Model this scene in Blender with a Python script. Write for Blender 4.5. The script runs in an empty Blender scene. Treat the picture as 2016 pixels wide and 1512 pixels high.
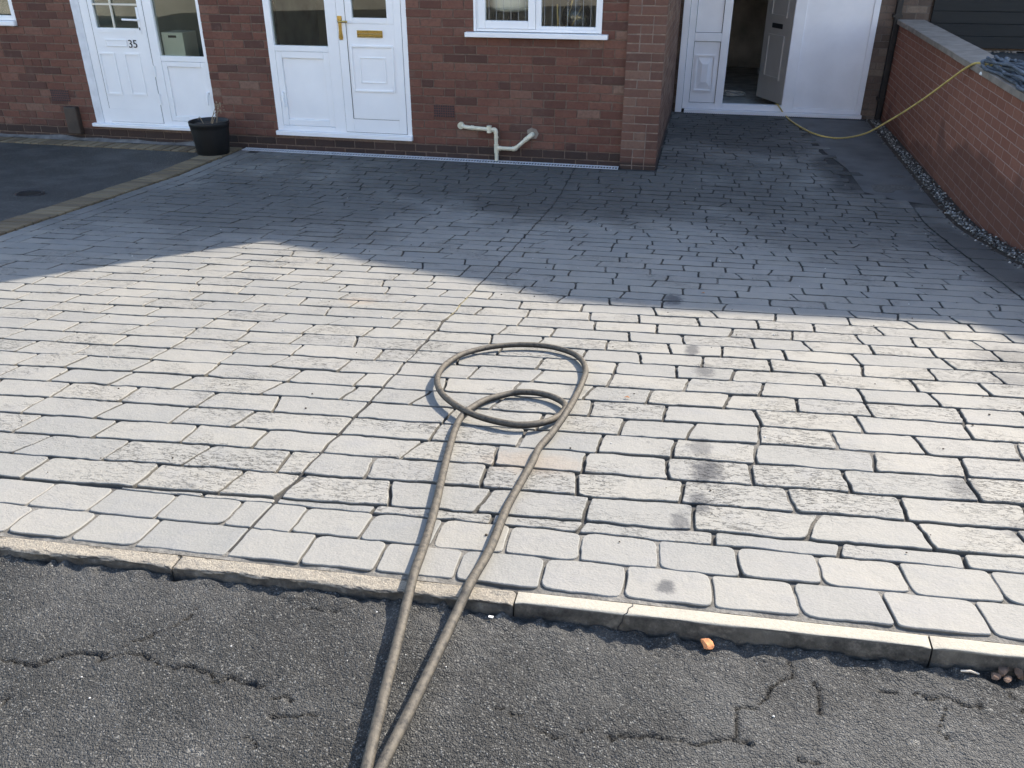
import bpy, math, random
import numpy as np
from mathutils import Vector, Matrix
SC = bpy.context.scene
# ------------------------------------------------------------------ camera
CAM = np.array([0.0, -8.9, 2.093])
WB = np.array([[0.976476351, 0.100718315, -0.190656123],
               [0.215624517, -0.455846976, 0.863544789],
               [0.0, -0.884341198, -0.466841130]])      # rows: world axes in camera axes
cd = bpy.data.cameras.new('camera'); cam = bpy.data.objects.new('camera', cd)
SC.collection.objects.link(cam)
R_, U_, B_ = WB[:, 0], -WB[:, 1], -WB[:, 2]
cam.matrix_world = Matrix(((R_[0], U_[0], B_[0], CAM[0]), (R_[1], U_[1], B_[1], CAM[1]),
                           (R_[2], U_[2], B_[2], CAM[2]), (0, 0, 0, 1)))
cd.sensor_width = 36.0; cd.lens = 1650.0 / 2016.0 * 36.0
cd.clip_start = 0.05; cd.clip_end = 500
SC.camera = cam
# ------------------------------------------------------------------ light
SUNV = Vector((-0.72, -1.10, -1.0)).normalized()        # the way the light travels
EL = math.asin(-SUNV.z); AZ = math.atan2(0.72, 1.10)
W = bpy.data.worlds.new('World'); SC.world = W; W.use_nodes = True
wn = W.node_tree
sky = wn.nodes.new('ShaderNodeTexSky'); sky.sky_type = 'NISHITA'; sky.sun_disc = False
sky.sun_elevation = EL; sky.sun_rotation = AZ; sky.air_density = 1.0; sky.dust_density = 1.0; sky.ozone_density = 0.35
bg = wn.nodes['Background']; bg.inputs['Strength'].default_value = 0.13
wn.links.new(sky.outputs[0], bg.inputs[0])
sl = bpy.data.lights.new('sun', 'SUN'); sl.energy = 2.9; sl.angle = math.radians(0.55)
sl.color = (1.0, 0.90, 0.765)
so = bpy.data.objects.new('sun', sl); SC.collection.objects.link(so)
so.rotation_euler = SUNV.to_track_quat('-Z', 'Y').to_euler(); so.location = (6, 10, 12)
vs = SC.view_settings; vs.view_transform = 'Standard'; vs.look = 'None'
vs.exposure = 1.82; vs.gamma = 1.0
SC.cycles.max_bounces = 6; SC.cycles.transparent_max_bounces = 12

# ------------------------------------------------------------------ pixel -> point in the place (photograph pixels, 2016 wide)
def ray(u, v): return WB @ np.array([u - 1008.0, v - 756.0, 1650.0])
def on(u, v, ax, val):
    d = ray(u, v); return CAM + d * ((val - CAM[ax]) / d[ax])
def hinge(t): return 0.5 * (t + np.sqrt(t * t + 0.09))
def zf(x, y):                                           # finished driveway level
    t = hinge(-y - 1.5)
    return 0.65 * t / 5.3 + 0.03 * (x + 0.4) * t / 5.9
def yk(x): return -7.392 + 0.034 * (x + 0.318)          # back edge of the kerb
def upst(x): return 0.026 + 0.017 / (1 + np.exp(-(x + 0.2) * 9))
def zroad(x, y):
    k = yk(x) - 0.05
    return zf(x, k) - upst(x) + 0.015 * (k - y)
def hit(u, v, f=zf, lift=0.0):
    d = ray(u, v); d = d / abs(d[2]); lo, hi = 0.0, 40.0
    for _ in range(50):
        m = 0.5 * (lo + hi); P = CAM + m * d
        if P[2] > f(P[0], P[1]) + lift: lo = m
        else: hi = m
    return CAM + lo * d

# ------------------------------------------------------------------ mesh helpers
class MB:
    def __init__(s): s.v = []; s.f = []; s.sm = []
    def add(s, vs, fs, smooth=False):
        o = len(s.v); s.v += [tuple(map(float, p)) for p in vs]
        s.f += [tuple(i + o for i in f) for f in fs]; s.sm += [smooth] * len(fs); return s
    def box(s, x0, x1, y0, y1, z0, z1):
        return s.add([(x0,y0,z0),(x1,y0,z0),(x1,y1,z0),(x0,y1,z0),(x0,y0,z1),(x1,y0,z1),(x1,y1,z1),(x0,y1,z1)],
                     [(0,3,2,1),(4,5,6,7),(0,1,5,4),(1,2,6,5),(2,3,7,6),(3,0,4,7)])
    def prism_y(s, poly, y0, y1):                       # poly in (x,z), counter-clockwise seen from -y
        n = len(poly)
        vs = [(x, y0, z) for x, z in poly] + [(x, y1, z) for x, z in poly]
        fs = [tuple(range(n)), tuple(range(2*n-1, n-1, -1))]
        fs += [(i, i + n, (i+1) % n + n, (i+1) % n) for i in range(n)]
        return s.add(vs, fs)
    def prism_x(s, poly, x0, x1):                       # poly in (y,z)
        n = len(poly)
        vs = [(x0, y, z) for y, z in poly] + [(x1, y, z) for y, z in poly]
        fs = [tuple(range(n-1, -1, -1)), tuple(range(n, 2*n))]
        fs += [(i, (i+1) % n, (i+1) % n + n, i + n) for i in range(n)]
        return s.add(vs, fs)
    def frame(s, x0, x1, z0, z1, w, y0, y1, wb=None, wt=None):
        wb = wb or w; wt = wt or w
        s.box(x0, x0+w, y0, y1, z0, z1); s.box(x1-w, x1, y0, y1, z0, z1)
        s.box(x0+w, x1-w, y0, y1, z0, z0+wb); s.box(x0+w, x1-w, y0, y1, z1-wt, z1); return s
    def tube(s, pts, r, n=10, cap=True, flat=1.0):
        P = [np.array(p, float) for p in pts]; m = len(P)
        rr = r if hasattr(r, '__len__') else [r] * m
        vs = []; ref = None
        for i in range(m):
            t = P[min(i+1, m-1)] - P[max(i-1, 0)]; t = t / (np.linalg.norm(t) + 1e-9)
            if ref is None:
                a = np.array([0, 0, 1.0]) if abs(t[2]) < 0.9 else np.array([1.0, 0, 0])
                ref = np.cross(a, t)
            ref = ref - ref.dot(t) * t; ref = ref / np.linalg.norm(ref); b = np.cross(t, ref)
            for k in range(n):
                a = 2 * math.pi * k / n
                vs.append(P[i] + rr[i] * (math.cos(a) * ref + flat * math.sin(a) * b))
        fs = [(i*n+k, i*n+(k+1) % n, (i+1)*n+(k+1) % n, (i+1)*n+k) for i in range(m-1) for k in range(n)]
        s.add(vs, fs, True)
        if cap: s.add([vs[k] for k in range(n)], [tuple(range(n-1, -1, -1))]); s.add(vs[-n:], [tuple(range(n))])
        return s
    def lathe(s, cx, cy, prof, n=40):                   # prof: (r, z) from outside bottom upwards
        m = len(prof); vs = []
        for r, z in prof:
            for k in range(n):
                a = 2*math.pi*k/n; vs.append((cx + r*math.cos(a), cy + r*math.sin(a), z))
        fs = [(i*n+k, i*n+(k+1) % n, (i+1)*n+(k+1) % n, (i+1)*n+k) for i in range(m-1) for k in range(n)]
        return s.add(vs, fs, True)
    def holes_wall(s, x0, x1, z0, z1, y0, y1, holes):   # a wall with rectangular openings (hx0,hx1,hz0,hz1)
        xs = sorted({x0, x1, *[h[0] for h in holes], *[h[1] for h in holes]})
        zs = sorted({z0, z1, *[h[2] for h in holes], *[h[3] for h in holes]})
        inh = lambda x, z: any(h[0] < x < h[1] and h[2] < z < h[3] for h in holes)
        for a, b in zip(xs, xs[1:]):
            for c, d in zip(zs, zs[1:]):
                if inh((a+b)/2, (c+d)/2): continue
                s.add([(a,y0,c),(b,y0,c),(b,y0,d),(a,y0,d)], [(0,1,2,3)])
                s.add([(a,y1,c),(b,y1,c),(b,y1,d),(a,y1,d)], [(3,2,1,0)])
        def ring(a, b, c, d, inv):
            for p, q in (((a,c),(b,c)), ((b,c),(b,d)), ((b,d),(a,d)), ((a,d),(a,c))):
                f = (0,1,2,3) if inv else (3,2,1,0)
                s.add([(p[0],y0,p[1]),(q[0],y0,q[1]),(q[0],y1,q[1]),(p[0],y1,p[1])], [f])
        ring(x0, x1, z0, z1, False)
        for h in holes: ring(*h, True)
        return s
    def build(s, name, mat=None, parent=None, bevel=0.0, seg=2):
        root = parent
        while root is not None and root.parent is not None: root = root.parent
        L = np.array(root.location) if root is not None else np.zeros(3)
        me = bpy.data.meshes.new(name)
        me.from_pydata([tuple(np.array(p) - L) for p in s.v], [], s.f)
        me.polygons.foreach_set('use_smooth', s.sm); me.update()
        o = bpy.data.objects.new(name, me); SC.collection.objects.link(o)
        if parent is not None: o.parent = parent
        if mat is not None: me.materials.append(mat)
        if bevel:
            b = o.modifiers.new('bevel', 'BEVEL'); b.width = bevel; b.segments = seg; b.limit_method = 'ANGLE'
        return o
def grid_obj(name, X, Y, Z, mat, parent=None, smooth=True, attr=None):
    ny, nx = X.shape
    co = np.stack([X, Y, Z], -1).reshape(-1, 3).astype(np.float32)
    i = (np.arange(ny-1)[:, None]*nx + np.arange(nx-1)[None, :]).ravel()
    fc = np.stack([i, i+1, i+nx+1, i+nx], 1).astype(np.int32)
    me = bpy.data.meshes.new(name); me.vertices.add(len(co)); me.vertices.foreach_set('co', co.ravel())
    me.loops.add(fc.size); me.loops.foreach_set('vertex_index', fc.ravel())
    me.polygons.add(len(fc)); me.polygons.foreach_set('loop_start', np.arange(0, fc.size, 4, dtype=np.int32))
    me.polygons.foreach_set('loop_total', np.full(len(fc), 4, np.int32))
    me.polygons.foreach_set('use_smooth', np.full(len(fc), smooth)); me.update(calc_edges=True); me.validate()
    if attr is not None:
        for k, a in attr.items():
            at = me.attributes.new(k, 'FLOAT', 'POINT'); at.data.foreach_set('value', a.ravel().astype(np.float32))
    o = bpy.data.objects.new(name, me); SC.collection.objects.link(o)
    if parent: o.parent = parent
    me.materials.append(mat); return o
def empty(name, loc):
    o = bpy.data.objects.new(name, None); SC.collection.objects.link(o); o.location = loc; o.empty_display_size = 0.1
    return o
def tag(o, label=None, cat=None, group=None, kind=None):
    if label: o['label'] = label
    if cat: o['category'] = cat
    if group: o['group'] = group
    if kind: o['kind'] = kind
    return o
def spline(pts, per=8):                                 # Catmull-Rom through points
    P = [np.array(p, float) for p in pts]; P = [2*P[0]-P[1]] + P + [2*P[-1]-P[-2]]; out = []
    for i in range(1, len(P)-2):
        a, b, c, d = P[i-1:i+3]
        for k in range(per):
            t = k/per
            out.append(0.5*((2*b)+(c-a)*t+(2*a-5*b+4*c-d)*t*t+(3*b-a-3*c+d)*t**3))
    out.append(P[-2]); return out
rng = np.random.default_rng(7); random.seed(11)
def vnoise(x, y, s, seed=0):                            # smooth value noise for numpy arrays
    x = np.asarray(x, float)/s; y = np.asarray(y, float)/s
    xi = np.floor(x).astype(np.int64); yi = np.floor(y).astype(np.int64); fx = x-xi; fy = y-yi
    fx = fx*fx*(3-2*fx); fy = fy*fy*(3-2*fy)
    def h(a, b):
        n = (a*374761393 + b*668265263 + seed*974634777) & 0x7fffffff
        n = (n ^ (n >> 13))*1274126177 & 0x7fffffff
        return ((n ^ (n >> 16)) & 0xffff)/65535.0
    return ((h(xi, yi)*(1-fx)+h(xi+1, yi)*fx)*(1-fy)+(h(xi, yi+1)*(1-fx)+h(xi+1, yi+1)*fx)*fy)*2-1

# ------------------------------------------------------------------ material helpers
def newmat(name):
    m = bpy.data.materials.new(name); m.use_nodes = True
    nt = m.node_tree; return m, nt, nt.nodes['Principled BSDF']
def nd(nt, typ, ins=None, **at):
    n = nt.nodes.new(typ)
    for k, v in at.items(): setattr(n, k, v)
    for k, v in (ins or {}).items():
        if isinstance(v, bpy.types.NodeSocket): nt.links.new(v, n.inputs[k])
        else: n.inputs[k].default_value = v
    return n
def mth(nt, op, a, b=None, c=None, clamp=False):
    n = nt.nodes.new('ShaderNodeMath'); n.operation = op; n.use_clamp = clamp
    for i, v in enumerate((a, b, c)):
        if v is None: continue
        if isinstance(v, bpy.types.NodeSocket): nt.links.new(v, n.inputs[i])
        else: n.inputs[i].default_value = v
    return n.outputs[0]
def mixc(nt, f, a, b, blend='MIX'):
    n = nt.nodes.new('ShaderNodeMix'); n.data_type = 'RGBA'; n.blend_type = blend
    for i, v in ((0, f), (6, a), (7, b)):
        if isinstance(v, bpy.types.NodeSocket): nt.links.new(v, n.inputs[i])
        else: n.inputs[i].default_value = v if i == 0 else (*v, 1) if len(v) == 3 else v
    return n.outputs[2]
def ramp(nt, f, stops):
    n = nt.nodes.new('ShaderNodeValToRGB'); nt.links.new(f, n.inputs[0]); e = n.color_ramp.elements
    while len(e) < len(stops): e.new(0.5)
    for x, (p, c) in zip(e, stops): x.position = p; x.color = (*c, 1) if hasattr(c, '__len__') else (c, c, c, 1)
    return n.outputs[0]
def pos(nt): return nt.nodes.new('ShaderNodeNewGeometry').outputs['Position']
def noise(nt, vec, scale, detail=4, rough=0.55, stretch=None):
    if stretch:
        vec = nd(nt, 'ShaderNodeVectorMath', {0: vec, 1: stretch}, operation='MULTIPLY').outputs[0]
    return nd(nt, 'ShaderNodeTexNoise', {'Vector': vec, 'Scale': scale, 'Detail': detail, 'Roughness': rough}).outputs[0]
def bump(nt, b, h, strength, dist):
    n = nd(nt, 'ShaderNodeBump', {'Height': h, 'Strength': strength, 'Distance': dist})
    nt.links.new(n.outputs[0], b.inputs['Normal']); return n
def sstep(nt, x, a, b):
    n = nt.nodes.new('ShaderNodeMapRange'); n.interpolation_type = 'SMOOTHSTEP'
    nt.links.new(x, n.inputs[0]); n.inputs[1].default_value = a; n.inputs[2].default_value = b
    return n.outputs[0]
def spot(nt, P, c, r, warp=0.0, nz=None):               # soft round patch at a place
    d = nd(nt, 'ShaderNodeVectorMath', {0: P, 1: (c[0], c[1], 0)}, operation='SUBTRACT').outputs[0]
    d = nd(nt, 'ShaderNodeVectorMath', {0: d, 1: (1/r[0], 1/r[1], 0)}, operation='MULTIPLY').outputs[0]
    l = nd(nt, 'ShaderNodeVectorMath', {0: d}, operation='LENGTH').outputs['Value']
    if nz is not None: l = mth(nt, 'ADD', l, mth(nt, 'MULTIPLY', mth(nt, 'SUBTRACT', nz, 0.5), warp))
    return mth(nt, 'SUBTRACT', 1.0, sstep(nt, l, 0.35, 1.05))
def simple(name, col, rough=0.5, var=0.0, vs_=20, bmp=0.0, metal=0.0, spec=0.5):
    m, nt, b = newmat(name); b.inputs['Roughness'].default_value = rough; b.inputs['Metallic'].default_value = metal
    b.inputs['Specular IOR Level'].default_value = spec
    P = pos(nt); n = noise(nt, P, vs_, 5)
    lo = tuple(c*(1-var) for c in col); hi = tuple(min(1, c*(1+var)) for c in col)
    nt.links.new(ramp(nt, n, [(0.3, lo), (0.7, hi)]), b.inputs['Base Color'])
    if bmp: bump(nt, b, noise(nt, P, vs_*6, 4), 0.5, bmp)
    return m

def brick_mat(name, tones, mortar, w, h, z0, x0, ms, plinth=0.0, tilt=0.0, damp=False, fade=0.9):
    m, nt, b = newmat(name); P = pos(nt)
    g = nt.nodes.new('ShaderNodeNewGeometry')
    sp = nd(nt, 'ShaderNodeSeparateXYZ', {0: P}); sn = nd(nt, 'ShaderNodeSeparateXYZ', {0: g.outputs['True Normal']})
    side = mth(nt, 'GREATER_THAN', mth(nt, 'ABSOLUTE', sn.outputs[0]), 0.5)
    hx = mth(nt, 'ADD', mth(nt, 'MULTIPLY', sp.outputs[0], mth(nt, 'SUBTRACT', 1.0, side)), mth(nt, 'MULTIPLY', sp.outputs[1], side))
    hx = mth(nt, 'SUBTRACT', hx, x0)
    z = mth(nt, 'SUBTRACT', sp.outputs[2], z0)
    if tilt: z = mth(nt, 'SUBTRACT', z, mth(nt, 'MULTIPLY', sp.outputs[1], tilt))
    wob = noise(nt, P, 9, 2)
    z = mth(nt, 'ADD', z, mth(nt, 'MULTIPLY', mth(nt, 'SUBTRACT', wob, 0.5), 0.006))
    hx = mth(nt, 'ADD', hx, mth(nt, 'MULTIPLY', mth(nt, 'SUBTRACT', noise(nt, P, 6, 2), 0.5), 0.02))
    cv = nd(nt, 'ShaderNodeCombineXYZ', {0: hx, 1: z, 2: 0.0}).outputs[0]
    br = nd(nt, 'ShaderNodeTexBrick', {'Vector': cv, 'Color1': (0,0,0,1), 'Color2': (1,1,1,1), 'Mortar': (0.5,0.5,0.5,1), 'Scale': 1.0,
            'Mortar Size': ms, 'Mortar Smooth': 0.35, 'Bias': 0.0, 'Brick Width': w, 'Row Height': h}, offset=0.5)
    tone = ramp(nt, br.outputs[0], tones)
    n1 = noise(nt, P, 30, 6, 0.65); n2 = noise(nt, P, 1.6, 4); n3 = noise(nt, P, 130, 3)
    tone = mixc(nt, mth(nt, 'MULTIPLY', sstep(nt, n1, 0.38, 0.75), 0.45), tone, tuple(c*0.8 for c in tones[0][1]))
    tone = mixc(nt, mth(nt, 'MULTIPLY', sstep(nt, n2, 0.5, 0.75), 0.3), tone, tones[-1][1])
    mf = mth(nt, 'MULTIPLY', br.outputs[1], sstep(nt, noise(nt, P, 4.5, 3), 0.62 - fade*0.5, 0.62))
    mcol = mixc(nt, n1, tuple(c*0.7 for c in mortar), tuple(c*1.2 for c in mortar))
    col = mixc(nt, mf, tone, mcol)
    if plinth:
        e = mth(nt, 'ADD', sp.outputs[2], mth(nt, 'MULTIPLY', mth(nt, 'SUBTRACT', noise(nt, P, 3.5, 3), 0.5), 0.09))
        col = mixc(nt, mth(nt, 'MULTIPLY', mth(nt, 'SUBTRACT', 1.0, sstep(nt, e, plinth-0.03, plinth+0.03)), 0.72), col, (0.045, 0.04, 0.038))
        spl = mth(nt, 'MULTIPLY', sstep(nt, noise(nt, P, 14, 5), 0.66, 0.74), mth(nt, 'SUBTRACT', 1.0, sstep(nt, e, plinth-0.08, plinth)))
        col = mixc(nt, mth(nt, 'MULTIPLY', spl, 0.4), col, (0.3, 0.29, 0.27))
    if damp:
        fl = mth(nt, 'ADD', mth(nt, 'MULTIPLY', sp.outputs[1], -0.055), 0.0)
        hgt = mth(nt, 'SUBTRACT', sp.outputs[2], mth(nt, 'MAXIMUM', fl, 0.0))
        nn = noise(nt, P, 1.15, 2)
        wet = mth(nt, 'SUBTRACT', 1.0, sstep(nt, mth(nt, 'SUBTRACT', hgt, mth(nt, 'MULTIPLY', mth(nt, 'SUBTRACT', nn, 0.42), 1.6)), 0.12, 0.26))
        col = mixc(nt, mth(nt, 'MULTIPLY', wet, 0.45), col, (0.06, 0.032, 0.026))
    nt.links.new(col, b.inputs['Base Color']); b.inputs['Roughness'].default_value = 0.88
    b.inputs['Specular IOR Level'].default_value = 0.25
    hgt = mth(nt, 'ADD', mth(nt, 'MULTIPLY', br.outputs[1], -1.0), mth(nt, 'ADD', mth(nt, 'MULTIPLY', n1, 0.35), mth(nt, 'MULTIPLY', n3, 0.25)))
    bump(nt, b, hgt, 1.0, 0.016); return m

M = {}
M['brick'] = brick_mat('house_brick', [(0.0,(0.075,0.040,0.034)),(0.18,(0.115,0.053,0.040)),(0.4,(0.168,0.074,0.050)),(0.7,(0.205,0.092,0.060)),(0.9,(0.235,0.120,0.078)),(1.0,(0.26,0.17,0.12))],
                       (0.25,0.175,0.135), 0.2365, 0.0845, 0.0515, -2.222-0.118, 0.0048, plinth=0.135)
M['pier'] = brick_mat('pier_brick', [(0.0,(0.115,0.062,0.045)),(0.3,(0.170,0.090,0.062)),(0.7,(0.21,0.118,0.080)),(1.0,(0.255,0.17,0.12))],
                      (0.26,0.20,0.155), 0.2365, 0.0845, 0.030, -0.80, 0.0058, plinth=0.10, fade=1.2)
M['wallbrick'] = brick_mat('garden_wall_brick', [(0.0,(0.265,0.114,0.076)),(0.5,(0.290,0.127,0.085)),(1.0,(0.315,0.142,0.096))],
                       (0.50,0.36,0.30), 0.226, 0.0785, 1.100, 0.06, 0.0042, tilt=0.0224, damp=True, fade=2.5)
M['sidebrick'] = brick_mat('passage_brick', [(0.0,(0.10,0.075,0.06)),(0.5,(0.16,0.115,0.09)),(1.0,(0.22,0.17,0.13))],
                       (0.2,0.17,0.14), 0.2365, 0.0845, 0.03, 0.0, 0.005)
def brick_geo_mat(name, tones, plinth):
    m, nt, b = newmat(name); P = pos(nt); g = nt.nodes.new('ShaderNodeNewGeometry'); sp = nd(nt, 'ShaderNodeSeparateXYZ', {0: P})
    tone = ramp(nt, g.outputs['Random Per Island'], tones)
    n1 = noise(nt, P, 34, 6, 0.68); n2 = noise(nt, P, 1.5, 4); n3 = noise(nt, P, 160, 4, 0.7); n4 = noise(nt, P, 9, 4, 0.6)
    col = mixc(nt, mth(nt, 'MULTIPLY', sstep(nt, n1, 0.40, 0.72), 0.5), tone, tones[0][1])
    col = mixc(nt, mth(nt, 'MULTIPLY', sstep(nt, n4, 0.52, 0.75), 0.35), col, (0.20,0.135,0.105))
    col = mixc(nt, mth(nt, 'MULTIPLY', sstep(nt, n2, 0.48, 0.72), 0.25), col, (0.145,0.10,0.082))
    if plinth:
        e = mth(nt, 'ADD', sp.outputs[2], mth(nt, 'MULTIPLY', mth(nt, 'SUBTRACT', noise(nt, P, 2.5, 3), 0.5), 0.07))
        col = mixc(nt, mth(nt, 'MULTIPLY', mth(nt, 'SUBTRACT', 1.0, sstep(nt, e, plinth-0.02, plinth+0.02)), 0.78), col, (0.032,0.029,0.027))
        spl = mth(nt, 'MULTIPLY', sstep(nt, noise(nt, P, 16, 6, 0.7), 0.64, 0.72), mth(nt, 'SUBTRACT', 1.0, sstep(nt, e, plinth-0.08, plinth)))
        col = mixc(nt, mth(nt, 'MULTIPLY', spl, 0.5), col, (0.24,0.23,0.21))
    nt.links.new(col, b.inputs['Base Color']); b.inputs['Roughness'].default_value = 0.9; b.inputs['Specular IOR Level'].default_value = 0.25
    bump(nt, b, mth(nt, 'ADD', n1, mth(nt, 'MULTIPLY', n3, 0.6)), 0.9, 0.005); return m
BT_ = [(0.0,(0.088,0.047,0.038)),(0.15,(0.121,0.057,0.043)),(0.4,(0.151,0.069,0.050)),(0.75,(0.178,0.081,0.058)),(0.95,(0.199,0.100,0.072)),(1.0,(0.237,0.153,0.113))]
M['bricks'] = brick_geo_mat('house_bricks', BT_, 0.145)
M['pierbricks'] = brick_geo_mat('pier_bricks', [(0.0,(0.111,0.061,0.048)),(0.3,(0.151,0.077,0.057)),(0.7,(0.180,0.096,0.071)),(1.0,(0.217,0.135,0.099))], 0.06)
M['mortar'] = simple('weathered_mortar', (0.160,0.115,0.088), 0.95, 0.3, 30, 0.004)
M['pmortar'] = simple('pale_pier_mortar', (0.24,0.185,0.15), 0.95, 0.25, 30, 0.004)
def lay_bricks(mb, x0, x1, z0, z1, y, holes, zref, xref, w=0.2365, h=0.0845, j=0.011, pier=False):
    k = math.floor((z0-zref)/h)
    while zref + k*h < z1:
        za, zb = zref+k*h+j/2, zref+(k+1)*h-j/2; zm = 0.5*(za+zb)
        off = xref + (w/2 if k % 2 else 0)
        cuts = sorted((a, b) for a, b, c, d in holes if c-0.01 < zm < d)
        spans = []; xs = x0
        for a, b in cuts: spans.append((xs, a)); xs = b
        spans.append((xs, x1))
        for a, b in spans:
            if b-a < 0.03: continue
            e = [a]; i = math.floor((a-off)/w)+1
            while off+i*w < b-0.03:
                if off+i*w > a+0.03: e.append(off+i*w)
                i += 1
            e.append(b)
            e2 = []
            for p, q in zip(e, e[1:]):
                e2.append((p, q)) if random.random() > (0.35 if pier else 0.10) or q-p < 0.2 else e2.extend([(p, (p+q)/2), ((p+q)/2, q)])
            for p, q in e2:
                J = lambda: random.gauss(0, 0.0011)
                xa, xb = p+(j/2 if p > a+1e-6 else 0.0)+J(), q-(j/2 if q < b-1e-6 else 0.0)+J()
                zz0, zz1 = za+J(), zb+J(); yf = y-0.0065+random.gauss(0, 0.0010); c = 0.004
                t0, t1, t2, t3 = J(), J(), J(), J()
                V = [(xa,y+0.004,zz0+t0),(xb,y+0.004,zz0+t1),(xb,y+0.004,zz1+t2),(xa,y+0.004,zz1+t3),
                     (xa,yf+c*0.6,zz0+t0),(xb,yf+c*0.6,zz0+t1),(xb,yf+c*0.6,zz1+t2),(xa,yf+c*0.6,zz1+t3),
                     (xa+c,yf,zz0+t0+c),(xb-c,yf,zz0+t1+c),(xb-c,yf,zz1+t2-c),(xa+c,yf,zz1+t3-c)]
                F = [(r*4+u, r*4+(u+1) % 4, r*4+4+(u+1) % 4, r*4+4+u) for r in range(2) for u in range(4)] + [(8, 9, 10, 11)]
                mb.add(V, F)
        k += 1
def two_mats(o, nbase, m1):
    o.data.materials.append(m1); n = len(o.data.polygons)
    o.data.polygons.foreach_set('material_index', [0]*nbase + [1]*(n-nbase)); o.data.update()
M['upvc'] = simple('white_upvc', (0.86,0.865,0.87), 0.28, 0.03, 3)
M['upvc2'] = simple('aged_white_upvc', (0.82,0.82,0.84), 0.35, 0.06, 2.5)
M['gap'] = simple('black_rubber_seal', (0.012,0.013,0.016), 0.6)
M['doorwood'] = simple('shade_greyed_white', (0.47,0.45,0.42), 0.45, 0.05, 4)  # white door leaf, its shade put into the colour
M['brass'] = simple('polished_brass', (0.50,0.36,0.115), 0.16, 0.1, 30, metal=1.0)
M['chrome'] = simple('dull_chrome', (0.55,0.56,0.58), 0.3, 0.1, 30, metal=1.0)
M['pipe'] = simple('cream_plastic_pipe', (0.70,0.655,0.50), 0.4, 0.12, 25)
M['steel'] = simple('galvanised_steel', (0.60,0.62,0.66), 0.5, 0.15, 60, metal=0.15)
M['black'] = simple('black_plastic', (0.011,0.011,0.012), 0.5, 0.3, 12, 0.001)
M['blackpot'] = simple('black_pot_plastic', (0.0065,0.0062,0.006), 0.55, 0.35, 14)
M['dark'] = simple('dark_interior', (0.50,0.48,0.44), 0.9, 0.3, 3)
M['darkfloor'] = simple('grey_screed_floor', (0.48,0.48,0.45), 0.8, 0.35, 4, 0.002)
M['soil'] = simple('dry_soil', (0.06,0.045,0.032), 0.95, 0.4, 40, 0.006)
M['stem'] = simple('dead_stem', (0.30,0.23,0.15), 0.9, 0.3, 60)
M['air'] = simple('terracotta_vent', (0.13,0.052,0.042), 0.85, 0.15, 40)
M['cardboard'] = simple('cream_card', (0.80,0.81,0.74), 0.6, 0.05, 6)
M['slate'] = simple('roof_tile', (0.13,0.09,0.075), 0.8, 0.3, 6)
M['coping'] = simple('concrete_coping', (0.265,0.225,0.185), 0.9, 0.25, 7, 0.004)
M['terra'] = simple('orange_brick_chip', (0.52,0.21,0.085), 0.9, 0.4, 60, 0.002)
M['leaf'] = simple('brown_leaf', (0.40,0.17,0.06), 0.8, 0.3, 60)
M['rubble'] = simple('clay_rubble', (0.135,0.088,0.062), 0.95, 0.45, 45, 0.004)
M['white'] = simple('white_flake', (0.75,0.74,0.70), 0.7, 0.1, 30)
M['twig'] = simple('pale_twig', (0.55,0.48,0.38), 0.8, 0.2, 50)
M['yellow'] = simple('yellow_hose_rubber', (0.60,0.46,0.15), 0.5, 0.2, 18)
M['bluehose'] = simple('blue_grey_layflat', (0.105,0.125,0.145), 0.7, 0.5, 16, 0.003)

def glass(name, tint, back=(0.5, 0.5, 0.5), mixf=0.12):
    m, nt, b = newmat(name); nt.nodes.remove(b)
    tr = nd(nt, 'ShaderNodeBsdfTransparent', {'Color': (*tint, 1)}); gl = nd(nt, 'ShaderNodeBsdfGlossy', {'Roughness': 0.015})
    fr = nd(nt, 'ShaderNodeFresnel', {'IOR': 1.6})
    ff = mth(nt, 'ADD', mth(nt, 'MULTIPLY', fr.outputs[0], 0.8), 0.01, clamp=True)
    mx = nd(nt, 'ShaderNodeMixShader', {0: ff, 1: tr.outputs[0], 2: gl.outputs[0]})
    nt.links.new(mx.outputs[0], nt.nodes['Material Output'].inputs[0]); return m
M['glass'] = glass('window_glass', (0.86, 0.89, 0.85))
M['clear'] = glass('clear_glass', (0.95, 0.97, 0.95))

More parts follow.
